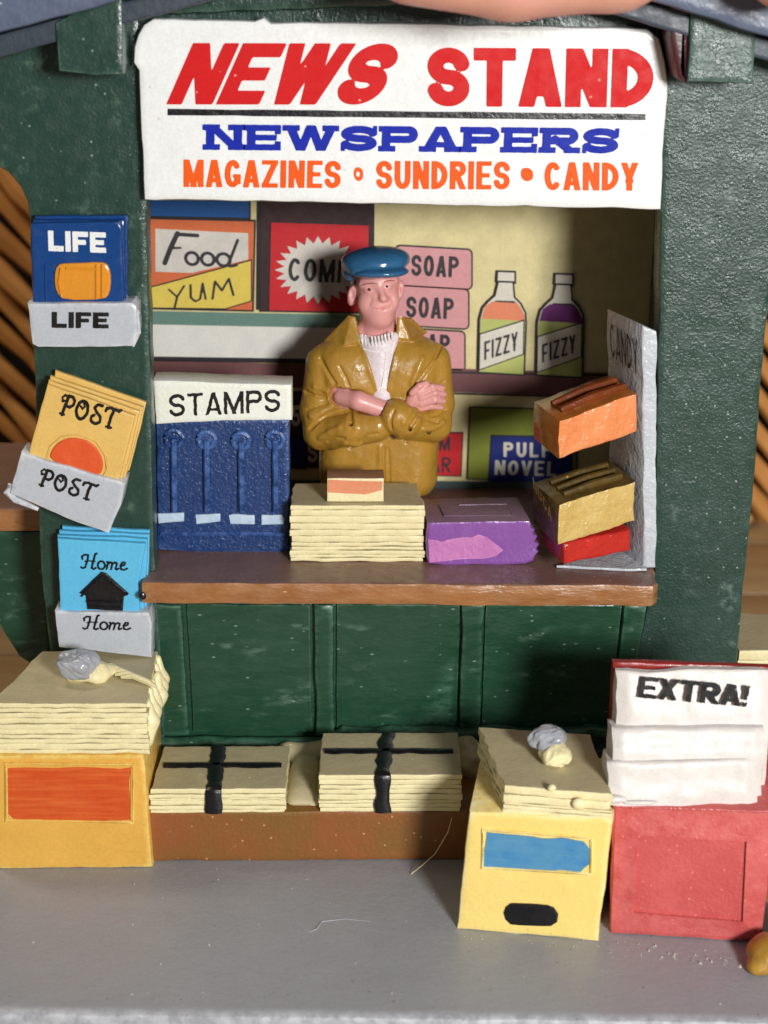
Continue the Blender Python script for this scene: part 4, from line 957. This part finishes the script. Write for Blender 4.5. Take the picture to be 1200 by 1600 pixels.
# =================================================================== magazines on the left post
def holder(pts, y, dep, label, bulge=None):
    t = thing('magazine_holder', (P(*pts[0], 0).x, -.2, min(P(*p, y).z for p in pts)), label, 'magazine holder', 'magazine holders on the post')
    V, Fc = pslab(pts, YP(y), dep, bev=.035, seg=.12, wob=.015, seed=pts[0][0]); mesh('pocket', V, Fc, M['holder'], t); return t
def magazine(sheets, mat, label, y0, dep):
    t = thing('magazine', (P(*sheets[0][0], 0).x, -.2, min(P(*p, y0).z for p in sheets[0])), label, 'magazine', 'magazines on the post')
    for i, s_ in enumerate(sheets):
        V, Fc = pslab(s_, YP(y0+i*dep), dep*.97, bev=.018, seg=.12, wob=.012, seed=i*3+s_[0][0]); mesh('magazine_copy', V, Fc, mat, t)
    return t
h = holder([(42, 474), (206, 473), (214, 480), (216, 520), (208, 542), (60, 543), (50, 538)], -.56, .55, 'grey pocket lettered LIFE in heavy black letters')
text('LIFE', (81, 512), (170, 513), (81, 487), YP(-.56), M['black_text'], h, W=.95, t=.30, gap=.1, wob=.006)
V, Fc = tube([P(207, 476, -.5), P(213, 490, -.48), P(214, 520, -.48), P(207, 541, -.5)], [.03, .06, .06, .03], 8); mesh('glue_bead', V, Fc, M['holder'], h)
m1 = magazine([[(48, 349), (184, 347), (190, 358), (193, 480), (52, 480)], [(52, 344), (193, 344), (197, 480), (56, 480)], [(54, 337), (199, 337), (200, 480), (58, 480)]], M['lifeblue'], 'cobalt blue magazine with white title and amber picture', -.46, .13)
LP = YP(-.46)
text('LIFE', (76, 392), (166, 395), (75, 360), LP, M['white'], m1, W=.95, t=.30, gap=.1, wob=.005)
V, Fc = pslab(smoothpoly([(90, 413), (104, 411), (160, 408), (170, 414), (175, 435), (172, 458), (164, 468), (100, 469), (88, 455), (85, 432)], 1), LP, .07, bev=.03, seg=.08, wob=.01); pic = mesh('picture', [v+Vector((0, -.05, 0)) for v in V], Fc, M['amber'], m1)
mb = MB()
for pts in ([(152, 412), (152, 466)], [(161, 412), (161, 464)], [(96, 418), (93, 440), (98, 462)], [(104, 418), (150, 420)]): V, Fc = tube([LP(*p)+Vector((0, -.06, 0)) for p in pts], .022, 6); mb.add(V, Fc)
mb.obj('picture_detail', M['amber'], pic)
V, Fc = tube([LP(71, 412)+Vector((0, -.01, 0)), LP(72, 470)+Vector((0, -.01, 0))], .014, 5); mesh('cover_crease', V, Fc, M['lifeblue'], m1)

h = holder([(33, 708), (196, 755), (189, 790), (170, 834), (112, 814), (16, 771), (20, 752)], -.6, .59, 'grey tilted pocket lettered POST in curly black letters')
V, Fc = tube([P(16, 757, -.52), P(12, 768, -.5), P(24, 780, -.5), P(60, 796, -.52)], [.04, .07, .06, .03], 8); mesh('glue_bead', V, Fc, M['holder'], h)
m2 = magazine([[(74, 600), (211, 650), (186, 752), (180, 756), (48, 716), (46, 704)], [(75, 593), (218, 643), (192, 750), (180, 756), (60, 716)], [(78, 587), (224, 637), (197, 745), (185, 750), (64, 712)], [(86, 579), (229, 629), (203, 735), (188, 745), (70, 700)]], M['post'], 'tan tilted magazine with curly black title and orange oval', -.52, .10)
LP = YP(-.52)
o_ = smoothpoly([(76, 718), (80, 702), (96, 686), (120, 683), (146, 692), (160, 712), (162, 730), (154, 744), (120, 733)], 2)
V, Fc = pslab(o_, LP, .05, bev=.015, seg=.06, wob=.012); mesh('picture', [v+Vector((0, -.03, 0)) for v in V], Fc, M['postorange'], m2)
V, Fc = tube([LP(x, y)+Vector((0, -.01, 0)) for x, y in ((73, 716), (78, 698), (96, 682), (122, 679), (150, 689), (165, 712), (167, 733), (160, 748))], .014, 5); mesh('picture_rim', V, Fc, M['post'], m2)
def post_lay(t=.16):
    g = [('s', [(.28, .02), (.34, .5), (.42, .98)], t*1.15), ('s', [(.42, .95), (.2, .98), (.06, .84), (.12, .66), (.24, .7)], t*.75), ('s', [(.42, .95), (.66, 1.0), (.84, .84), (.8, .6), (.6, .46), (.4, .48)], t),
         ('s', [(.14, .05), (.42, .04)], t*.8),
         ('s', arc(1.4, .5, .34, .44, 100, 450, 26), t*1.1), ('s', [(1.36, .92), (1.5, .7), (1.4, .56), (1.28, .66)], t*.7),
         ('s', [(2.55, .98), (2.25, .96), (2.1, .78), (2.3, .58), (2.6, .42), (2.62, .16), (2.36, .02), (2.08, .12), (2.06, .34), (2.2, .42)], t),
         ('s', [(2.8, .78), (2.84, .94), (3.1, .98), (3.6, .94), (3.7, 1.02)], t), ('s', [(3.3, .95), (3.2, .5), (3.22, .04)], t*1.15), ('s', [(3.06, .04), (3.4, .05)], t*.8)]
    return [(0, 3.7, g)]
strokes(post_lay(), 3.7, (90, 646), (181, 672), (98, 615), LP, M['black_text'], m2, wob=.012)
strokes(post_lay(), 3.7, (58, 757), (146, 784), (65, 731), YP(-.6), M['black_text'], h, wob=.012)

h = holder([(86, 956), (233, 957), (237, 975), (238, 1029), (160, 1020), (92, 1012)], -.5, .49, 'grey pocket lettered Home behind the tall left stack')
m3 = magazine([[(90, 842), (228, 849), (222, 880), (216, 912), (219, 960), (94, 960)], [(89, 836), (231, 842), (225, 960), (97, 960)], [(92, 829), (234, 835), (229, 960), (100, 960)], [(97, 822), (234, 829), (231, 960), (104, 960)]], M['homeblue'], 'sky blue magazine with black house picture beside the counter', -.42, .10)
LP = YP(-.42)
def home_lay(t=.12):
    g = [('s', [(.05, .62), (.02, .78), (.2, .92), (.42, .9), (.36, .5), (.26, .1), (.1, .02), (.0, .1)], t), ('s', [(.94, 1.02), (.84, .96), (.74, .5), (.66, .08), (.8, .0), (.92, .08)], t*1.1), ('s', [(.22, .48), (.5, .52), (.86, .5)], t*.7),
         ('s', arc(1.26, .27, .22, .26, 0, 360, 20), t*1.05), ('s', [(1.6, .5), (1.68, .5), (1.6, .02)], t), ('s', [(1.64, .34), (1.82, .5), (1.94, .46), (1.88, .02)], t), ('s', [(1.92, .34), (2.1, .5), (2.24, .44), (2.16, .1), (2.24, .02), (2.36, .1)], t),
         ('s', [(2.5, .26), (2.72, .36), (2.74, .5), (2.58, .52), (2.46, .3), (2.52, .06), (2.7, .02), (2.9, .14)], t)]
    return [(0, 2.9, g)]
strokes(home_lay(), 2.9, (127, 888), (199, 891), (128, 864), LP, M['black_text'], m3, wob=.01)
strokes(home_lay(), 2.9, (130, 983), (204, 984), (131, 961), YP(-.5), M['black_text'], h, wob=.01)
V, Fc = pslab([(124, 926), (158, 893), (166, 895), (202, 927), (194, 932), (192, 954), (136, 952), (134, 930)], LP, .06, bev=.02, seg=.07, wob=.012); pic = mesh('house_picture', [v+Vector((0, -.03, 0)) for v in V], Fc, M['black'], m3)
mb = MB()
for pts in ([(128, 930), (160, 898), (200, 928)], [(136, 938), (192, 940)], [(140, 946), (188, 949)]): V, Fc = tube([LP(*p)+Vector((0, -.05, 0)) for p in pts], .016, 6); mb.add(V, Fc)
mb.obj('house_outline', M['black'], pic)

# =================================================================== lower right ornament, hairs
def orn(X, Y, Z):
    c = PZ(1216, 1516, ZG)
    d = elli(X, Y, Z, (c.x, c.y+.15, ZG+.18), (.42, .36, .27)); d = smin(d, elli(X, Y, Z, (c.x-.22, c.y-.02, ZG+.08), (.24, .16, .13)), .08); d = smin(d, elli(X, Y, Z, (c.x+.4, c.y+.4, ZG+.34), (.34, .4, .36)), .1)
    d = smax(d, -caps(X, Y, Z, (c.x-.16, c.y-.26, ZG+.02), (c.x-.10, c.y-.12, ZG+.42), .06), .02)
    d = smax(d, -caps(X, Y, Z, (c.x+.12, c.y-.36, ZG+.0), (c.x+.16, c.y-.3, ZG+.5), .045), .03)
    return np.maximum(d+.03*sinoise(X, Y, Z, 9, 3), ZG+.002-Z)
c = PZ(1216, 1516, ZG); V, Fc = surfnet(orn, (c.x-.6, c.y-.6, ZG-.06), (c.x+1, c.y+1.2, ZG+1.1), .03)
mesh('paw_ornament', V, Fc, M['brass'], sharp=0, label='golden brown lumpy paw shape at the lower right corner', cat='ornament')
V, Fc = tube([P(706, 1278, -2.15), P(700, 1300, -2.3), P(680, 1334, -2.3), P(660, 1352, -2.4), PZ(642, 1366, ZG+.02)], .006, 5); mesh('stray_hair', V, Fc, M['cream'], label='fine pale hair stuck beside the yellow box', cat='hair')

# =================================================================== the shopkeeper
K = .0108; YM = 2.35
def Q(px, py, d=0.0): return P(px, py, YM-d*K)
def cq(G, a, b, ra, rb=None): return caps(*G, Q(*a), Q(*b), ra*K, (ra if rb is None else rb)*K)
def eq(G, c, r, ang=0.0): return elli(*G, Q(*c), (r[0]*K, r[2]*K, r[1]*K), ang)
man = thing('person', (Q(592, 800, 0).x, YM, ZC), 'figurine of a man in blue flat cap and ochre jacket, arms crossed, behind the counter', 'person')
zfeet = ZC+.002
def body(X, Y, Z):
    G = (X, Y, Z); T = math.radians(-7)
    d = eq(G, (590, 440, -4), (33, 40, 38), T)                                  # skull
    d = smin(d, eq(G, (591, 474, 8), (29, 37, 30), T), 10*K)                  # face and jaw
    d = smin(d, eq(G, (595, 499, 21), (15, 12, 12), T), 10*K)                   # chin
    d = smin(d, eq(G, (571, 474, 20), (11, 14, 11)), 8*K); d = smin(d, eq(G, (614, 470, 20), (9, 14, 10)), 8*K)   # cheeks
    d = smin(d, cq(G, (565, 444, 21), (588, 442, 28), 3.5), 9*K); d = smin(d, cq(G, (600, 440, 28), (617, 438, 21), 3.5), 9*K)   # brows
    d = smax(d, -eq(G, (577, 453, 40), (8, 5, 7)), 7*K); d = smax(d, -eq(G, (605, 449, 40), (7, 5, 7)), 7*K)  # sockets
    d = smin(d, eq(G, (577, 453, 26), (7, 4.5, 5.5)), 4*K); d = smin(d, eq(G, (605, 448.5, 27), (6, 4.5, 5.5)), 4*K)
    d = smin(d, cq(G, (593, 446, 30), (598, 464, 39), 3.6, 5.2), 5*K)             # nose
    d = smin(d, eq(G, (599, 467, 39), (6.4, 5, 6)), 3*K); d = smin(d, eq(G, (592, 468, 34), (4.2, 3.6, 4)), 2.5*K); d = smin(d, eq(G, (605, 467, 34), (3.6, 3.6, 4)), 2.5*K)
    d = smin(d, cq(G, (586, 478, 26), (607, 476.5, 26), 4), 10*K); d = smin(d, cq(G, (589, 487.5, 27), (605, 486, 27), 4), 10*K)  # lips
    d = smax(d, -cq(G, (582, 480.5, 33.5), (597, 482.5, 35), 1.0), 3*K); d = smax(d, -cq(G, (597, 482.5, 35), (612, 479, 33), 1.0), 3*K)
    d = smax(d, -cq(G, (580, 467, 35), (576, 478, 35), 1.0), 4*K)               # cheek folds
    d = smax(d, -cq(G, (613, 465, 33), (616, 475, 31), 1.0), 4*K)
    for ex_, ey_, w_ in ((551, 461, 8), (625, 455, 6)):                         # ears
        e_ = eq(G, (ex_, ey_, -4), (w_, 17, 9), math.radians(-10)); e_ = smax(e_, -eq(G, (ex_-1, ey_-1, 6), (w_*.5, 9, 6)), 3*K); d = smin(d, e_, 3*K)
    d = smin(d, cq(G, (590, 495, -4), (592, 545, -10), 27, 29), 9*K)             # neck
    d = smin(d, cq(G, (556, 528, 2), (570, 506, 0), 9, 7), 8*K)
    d = smin(d, rbox(*G, Q(592, 640, -6), (62*K, 34*K, 118*K), 28*K), 10*K)     # trunk inside the jacket
    d = smin(d, cq(G, (525, 570, -2), (655, 570, -2), 14), 10*K)
    # right-hand sleeve's forearm: bare, crossing to the viewer's left
    d = smin(d, cq(G, (672, 570, 0), (680, 655, 10), 16), 6*K); d = smin(d, cq(G, (680, 662, 20), (622, 648, 50), 17, 16), 6*K)
    f = cq(G, (625, 650, 52), (560, 626, 52), 15, 14.5); f = smin(f, cq(G, (560, 626, 52), (534, 620, 36), 14.5, 13), 4*K); d = smin(d, f, 3*K)
    for i, (y0, r_) in enumerate(((610, 5.2), (618, 5.4), (626, 5.2), (633, 4.6))):     # fingers tucked in the crook
        d = smin(d, cq(G, (542, y0+2, 42), (524, y0, 30), r_), 2*K); d = smin(d, cq(G, (524, y0, 30), (512, y0-1, 16), r_, r_*.85), 2*K)
    d = smin(d, cq(G, (548, 622, 40), (532, 608, 28), 5.5, 4.5), 3*K)           # thumb, tucked away
    # left-hand sleeve's forearm under it, its hand lying on the other arm
    d = smin(d, cq(G, (509, 572, 0), (500, 660, 10), 16), 6*K); d = smin(d, cq(G, (500, 672, 24), (590, 666, 44), 17), 6*K)
    d = smin(d, cq(G, (600, 664, 34), (640, 636, 42), 14, 12), 5*K)
    h_ = eq(G, (651, 625, 48), (17, 14, 9), math.radians(20)); d = smin(d, h_, 4*K)
    for a, b, c, r_ in (((655, 614, 53), (675, 604, 52), (692, 606, 42), 5.3), ((658, 622, 54), (679, 614, 54), (694, 616, 44), 5.6), ((658, 631, 53), (679, 625, 54), (693, 627, 44), 5.5), ((655, 639, 50), (675, 635, 51), (690, 637, 42), 4.8)):
        f = smin(cq(G, a, b, r_, r_*.96), cq(G, b, c, r_*.96, r_*.82), 1.5*K); d = smin(d, f, 1.8*K)
    d = smin(d, smin(cq(G, (644, 614, 54), (655, 603, 55), 5.5, 5), cq(G, (655, 603, 55), (666, 598, 50), 5, 4.2), 1.5*K), 2.5*K)   # thumb
    return np.maximum(d, zfeet-Z)
lo = Q(455, 780, 75); hi = Q(725, 376, -60)
BV, BF = surfnet(body, (lo.x, lo.y, zfeet-.08), (hi.x, hi.y, hi.z+.1), .0205)
mesh('body', BV, BF, M['skin'], man, sharp=0)
bvh = BVHTree.FromPolygons(BV, BF)
def on_skin(px, py, up=.006, tree=None):
    d = Vector(_ray(px, py)).normalized(); r = (tree or bvh).ray_cast(Vector(_C), d)
    return r[0]-d*up if r[0] else Q(px, py, 40)
for x, y, r_ in ((577, 452.5, 2.8), (604.5, 447.5, 2.4)):
    V, Fc = surfnet(lambda X, Y, Z: elli(X, Y, Z, on_skin(x, y, 0), (r_*K, 1.5*K, r_*.85*K)), *[tuple(on_skin(x, y, 0)+Vector((s_,)*3)*.06) for s_ in (-1, 1)], .007)
    mesh('eye', V, Fc, M['black'], man, sharp=0)
for pts in ([(564, 446), (572, 443.5), (582, 442.5), (590, 444)], [(600, 440.5), (607, 438.5), (616, 438.5)]):
    V, Fc = tube([on_skin(*p, up=.002) for p in pts], [.007, .013, .012, .005][:len(pts)], 6); mesh('eyebrow', V, Fc, M['brow'], man)
V, Fc = tube([on_skin(x, y, -.002) for x, y in ((582, 480), (587, 481.4), (592, 482.2), (597, 482.5), (602, 482), (608, 480.4), (612, 478.6))], [.003, .006, .007, .007, .007, .006, .003], 6); mesh('mouth', V, Fc, M['lip'], man)
# hair at the temples
def hair(X, Y, Z):
    G = (X, Y, Z); d = smin(eq(G, (549, 441, -8), (6, 8, 12)), eq(G, (590, 446, -26), (34, 26, 22)), 5*K); return d+.012*sinoise(X, Y, Z, 26, 2)
V, Fc = surfnet(hair, tuple(Q(535, 490, 10)-Vector((0, 0, 0))), tuple(Q(640, 415, -55)), .022); mesh('hair', V, Fc, M['hairdark'], man, sharp=0)
# flat cap
def cap(X, Y, Z):
    G = (X, Y, Z); d = eq(G, (588, 407, -4), (51, 21.5, 46), math.radians(4))
    d = smin(d, eq(G, (572, 417, 0), (37, 17, 44), math.radians(-14)), 8*K)
    b = eq(G, (592, 424, 26), (45, 8.5, 31), math.radians(1)); d = smin(d, b, 4*K)
    d = smin(d, cq(G, (543, 424, 2), (546, 433, -4), 9, 7.5), 6*K)
    d = smax(d, -cq(G, (546, 430, 38), (572, 419.5, 50), 2.4), 3*K); d = smax(d, -cq(G, (572, 419.5, 50), (632, 417.5, 42), 2.4), 3*K)   # seam over the peak
    d = smax(d, -eq(G, (590, 470, 10), (31, 40, 40)), 3*K)
    return d+.016*sinoise(X, Y, Z, 6, 4)
V, Fc = surfnet(cap, tuple(Q(520, 462, 70)), tuple(Q(655, 365, -65)), .020); mesh('flat_cap', V, Fc, M['cap'], man, sharp=0)
# jumper, seen in the V of the jacket
def knit(X, Y, Z):
    G = (X, Y, Z); d = cq(G, (592, 540, 6), (598, 640, 22), 35, 26); d = smax(d, -(cq(G, (590, 500, 0), (592, 534, 0), 31, 35)), 3*K)
    d = smin(d, cq(G, (564, 528, 18), (590, 537, 30), 7), 4*K); d = smin(d, cq(G, (590, 537, 30), (617, 526, 20), 7), 4*K)
    return d+.004*sinoise(X, Y, Z, 40, 8)
V, Fc = surfnet(knit, tuple(Q(545, 660, 62)), tuple(Q(650, 500, -40)), .022); o = mesh('jumper', V, Fc, M['sweater'], man, sharp=0)
kb = BVHTree.FromPolygons(V, Fc); mb = MB()
for i in range(10):
    x = 566+i*5.2; y = 530+6*math.sin(math.pi*(i+.6)/10)-i*.55
    a, b = on_skin(x-.5, y-8, .004, kb), on_skin(x+.3, y+7, .004, kb)
    if (a-b).length < .4: V, Fc = tube([a+Vector((0, .01, 0)), a.lerp(b, .5)+Vector((0, -.012, 0)), b+Vector((0, .01, 0))], .019, 6); mb.add(V, Fc)
mb.obj('neck_rib', M['knitwhite'], o)
mb = MB()
for pts in ([(616, 532), (613, 552), (606, 582), (601, 606)], [(568, 545), (580, 549), (598, 549), (613, 542)], [(589, 607), (601, 607)], [(604, 548), (601, 580), (597, 604)]):
    V, Fc = tube([on_skin(*p, up=.004, tree=kb) for p in pts], .017, 6); mb.add(V, Fc)
mb.obj('knit_edge', M['knitwhite'], o)
# jacket: first the plain cloth, then collar, seams and creases laid on its surface
def cloth(G):
    d = rbox(*G, Q(592, 655, -4), (93*K, 46*K, 128*K), 40*K)
    d = smin(d, cq(G, (520, 562, -4), (660, 560, -4), 27), 22*K)
    d = smin(d, cq(G, (556, 520, -6), (628, 518, -6), 20), 20*K)
    d = smin(d, eq(G, (552, 600, 18), (44, 55, 28)), 14*K); d = smin(d, eq(G, (636, 595, 18), (42, 55, 26)), 14*K)   # chest
    la = smin(cq(G, (507, 568, -2), (499, 640, 8), 29, 29), cq(G, (499, 640, 8), (502, 676, 22), 29, 27), 6*K)       # sleeves
    lf = smin(cq(G, (502, 676, 22), (545, 672, 50), 26, 25), cq(G, (552, 671, 52), (588, 666, 56), 26, 24.5), 1.5*K)
    la = smin(la, lf, 6*K)
    ra = smin(cq(G, (676, 563, -2), (682, 630, 6), 28, 27), cq(G, (682, 630, 6), (679, 662, 24), 27, 26), 6*K)
    rf = smin(cq(G, (679, 664, 26), (642, 662, 50), 26, 25), cq(G, (634, 658, 57), (620, 651, 61), 27.5, 27.5), 2*K); ra = smin(ra, rf, 6*K)
    d = smin(d, la, 4*K); return smin(d, ra, 4*K)
def bare(G):
    arm = smin(cq(G, (618, 648, 56), (560, 626, 54), 15.5, 15), cq(G, (560, 626, 54), (528, 619, 40), 15, 14), 4*K)
    hand = smin(eq(G, (653, 622, 56), (20, 15, 18)), eq(G, (675, 618, 52), (20, 19, 14)), 5*K)
    return np.minimum(arm-1.0*K, hand)
lo = Q(455, 780, 100); hi = Q(725, 480, -60); JB = ((lo.x, lo.y, zfeet-.06), (hi.x, hi.y, hi.z))
cb = BVHTree.FromPolygons(*surfnet(lambda X, Y, Z: smax(cloth((X, Y, Z)), -bare((X, Y, Z)), 2*K), *JB, .035))
cs_ = lambda px, py, up=0.0: on_skin(px, py, up*K, cb)
GROOVES = [(2.3, [(487, 540), (500, 560), (509, 577), (523, 600)]), (2.6, [(484, 670), (497, 658), (511, 649), (530, 642), (546, 638)]), (2.6, [(547, 637), (548, 660), (548, 699)]),
    (2.3, [(688, 540), (678, 565), (664, 583), (652, 598), (638, 618)]), (2.2, [(655, 640), (652, 652), (641, 668), (634, 690)]), (2.0, [(655, 647), (668, 655), (684, 660)]), (1.7, [(696, 640), (684, 648), (672, 650)]),
    (1.6, [(600, 700), (600, 725), (599.5, 762)]), (1.6, [(607, 702), (608, 730), (608, 762)]), (2.0, [(476, 612), (492, 618), (508, 622)]), (1.8, [(480, 640), (492, 636), (506, 630)]), (1.8, [(694, 596), (684, 604), (676, 606)]),
    (1.8, [(530, 572), (540, 590), (546, 604)]), (1.8, [(512, 690), (524, 684), (538, 686)]), (1.7, [(616, 640), (610, 655), (612, 672)]), (1.6, [(566, 690), (574, 680), (590, 678)])]
RIDGES = [(3.0, [(561, 530), (570, 552), (580, 582), (590, 608)]), (3.0, [(624, 530), (616, 556), (609, 584), (604, 608)]), (2.2, [(594, 698), (594, 762)]), (3.2, [(492, 604), (502, 606), (512, 612)]), (3.5, [(486, 650), (500, 645), (516, 636)]),
    (3.0, [(660, 560), (652, 580), (644, 600)]), (3.4, [(662, 670), (678, 668), (692, 660)]), (3.0, [(500, 684), (512, 676), (530, 668)]), (2.6, [(552, 640), (556, 668), (553, 696)]), (3, [(640, 640), (630, 660), (624, 684)]), (3.4, [(520, 700), (540, 692), (560, 694)])]
def chain(G, pts, r, up):
    q = [cs_(x, y, up) for x, y in pts]; d = None
    for a, b in zip(q[:-1], q[1:]):
        f = caps(*G, a, b, r*K); d = f if d is None else np.minimum(d, f)
    return d
def jacket(X, Y, Z):
    G = (X, Y, Z); PX, PY_ = proj(X, Y, Z)
    d = cloth(G)
    for r_, pts in RIDGES: d = smin(d, chain(G, pts, r_*1.1, -.6), 5*K)
    d = smax(d, -bare(G), 2*K)
    v = sd_poly(PX, PY_, [(553, 480), (557, 519), (574, 556), (591, 611), (603, 611), (613, 566), (623, 515), (627, 480)])*K
    front = Q(592, 560, 4).y-Y
    d = smax(d, -np.maximum(v, -front), 2.5*K)
    neck = cq(G, (590, 480, -4), (592, 545, -6), 32, 35); d = smax(d, -neck, 3*K)
    d = np.maximum(d, Z-Q(590, 496, 0).z)
    c_ = lambda x, y, u=2: cs_(x, y, u)
    col_ = np.minimum(tri(*G, Q(551, 491, 10), c_(512, 531), c_(540, 537), 3.6*K), tri(*G, Q(551, 491, 10), c_(540, 537), c_(561, 533, 4), 3.6*K))
    col_ = np.minimum(col_, tri(*G, Q(625, 487, 10), c_(663, 519), c_(642, 530), 3.6*K)); col_ = np.minimum(col_, tri(*G, Q(625, 487, 10), c_(642, 530), c_(622, 527, 4), 3.6*K))
    col_ = np.minimum(col_, cq(G, (562, 496, -14), (615, 494, -14), 4))
    d = smin(d, smax(col_, -neck, 2*K), 1.0*K)
    for r_, pts in GROOVES: d = smax(d, -chain(G, pts, r_*1.45, .6), 1.6*K)
    d = d+.006*sinoise(X, Y, Z, 7, 11)+.003*sinoise(X, Y, Z, 18, 12)
    return np.maximum(d, zfeet-Z)
JV, JF = surfnet(jacket, *JB, .0195)
jk = mesh('jacket', JV, JF, M['jacket'], man, sharp=0)
jb = BVHTree.FromPolygons(JV, JF)
c = on_skin(670, 675, .0, jb); V, Fc = surfnet(lambda X, Y, Z: elli(X, Y, Z, c, (4.2*K, 2*K, 4.2*K)), tuple(c-Vector((.08,)*3)), tuple(c+Vector((.08,)*3)), .01); mesh('snap_button', V, Fc, M['olive'], jk, sharp=0)

# =================================================================== the hand holding the roof
def hq(px, py, y): return P(px, py, y)
def hand(X, Y, Z):
    G = (X, Y, Z); c = lambda a, b, ra, rb: caps(*G, hq(*a), hq(*b), ra, rb)
    d = elli(*G, hq(1240, -420, -.6), (2.2, 1.5, 2.6), math.radians(-30))
    for y_, k_, s_ in ((-2.55, 0, 1.0), (-1.0, -150, 1.06), (.6, -170, 1.0), (2.0, -150, .86)):
        r_ = .80*s_
        f = c((1130, -300+k_, y_), (960, -86+k_, y_), r_*1.05, r_); f = smin(f, c((960, -86+k_, y_), (800, -66+k_, y_), r_, r_*.95), .12); f = smin(f, c((800, -66+k_, y_), (648-30*(s_-1), -78+k_, y_), r_*.95, r_*.84), .1)
        d = smin(d, f, .25)
    t = c((1330, -300, -2.0), (1330, -120, -2.4), .95, .85); t = smin(t, c((1330, -120, -2.4), (1236, -62, -2.5), .85, .62), .15); d = smin(d, t, .3)
    return d
lo = hq(560, 40, 0); hi = hq(1520, -780, 0)
V, Fc = surfnet(hand, (lo.x-.9, -4.2, lo.z-.9), (hi.x+.5, 3.4, hi.z), .085)
mesh('hand', V, Fc, M['finger'], sharp=0, label='blurred pink fingers holding the roof along the top edge', cat='hand')

# =================================================================== to metres
for me in bpy.data.meshes: me.transform(Matrix.Scale(S, 4)); me.update()
for o in bpy.data.objects:
    if o.type in ('MESH', 'EMPTY'): o.location = o.location*S
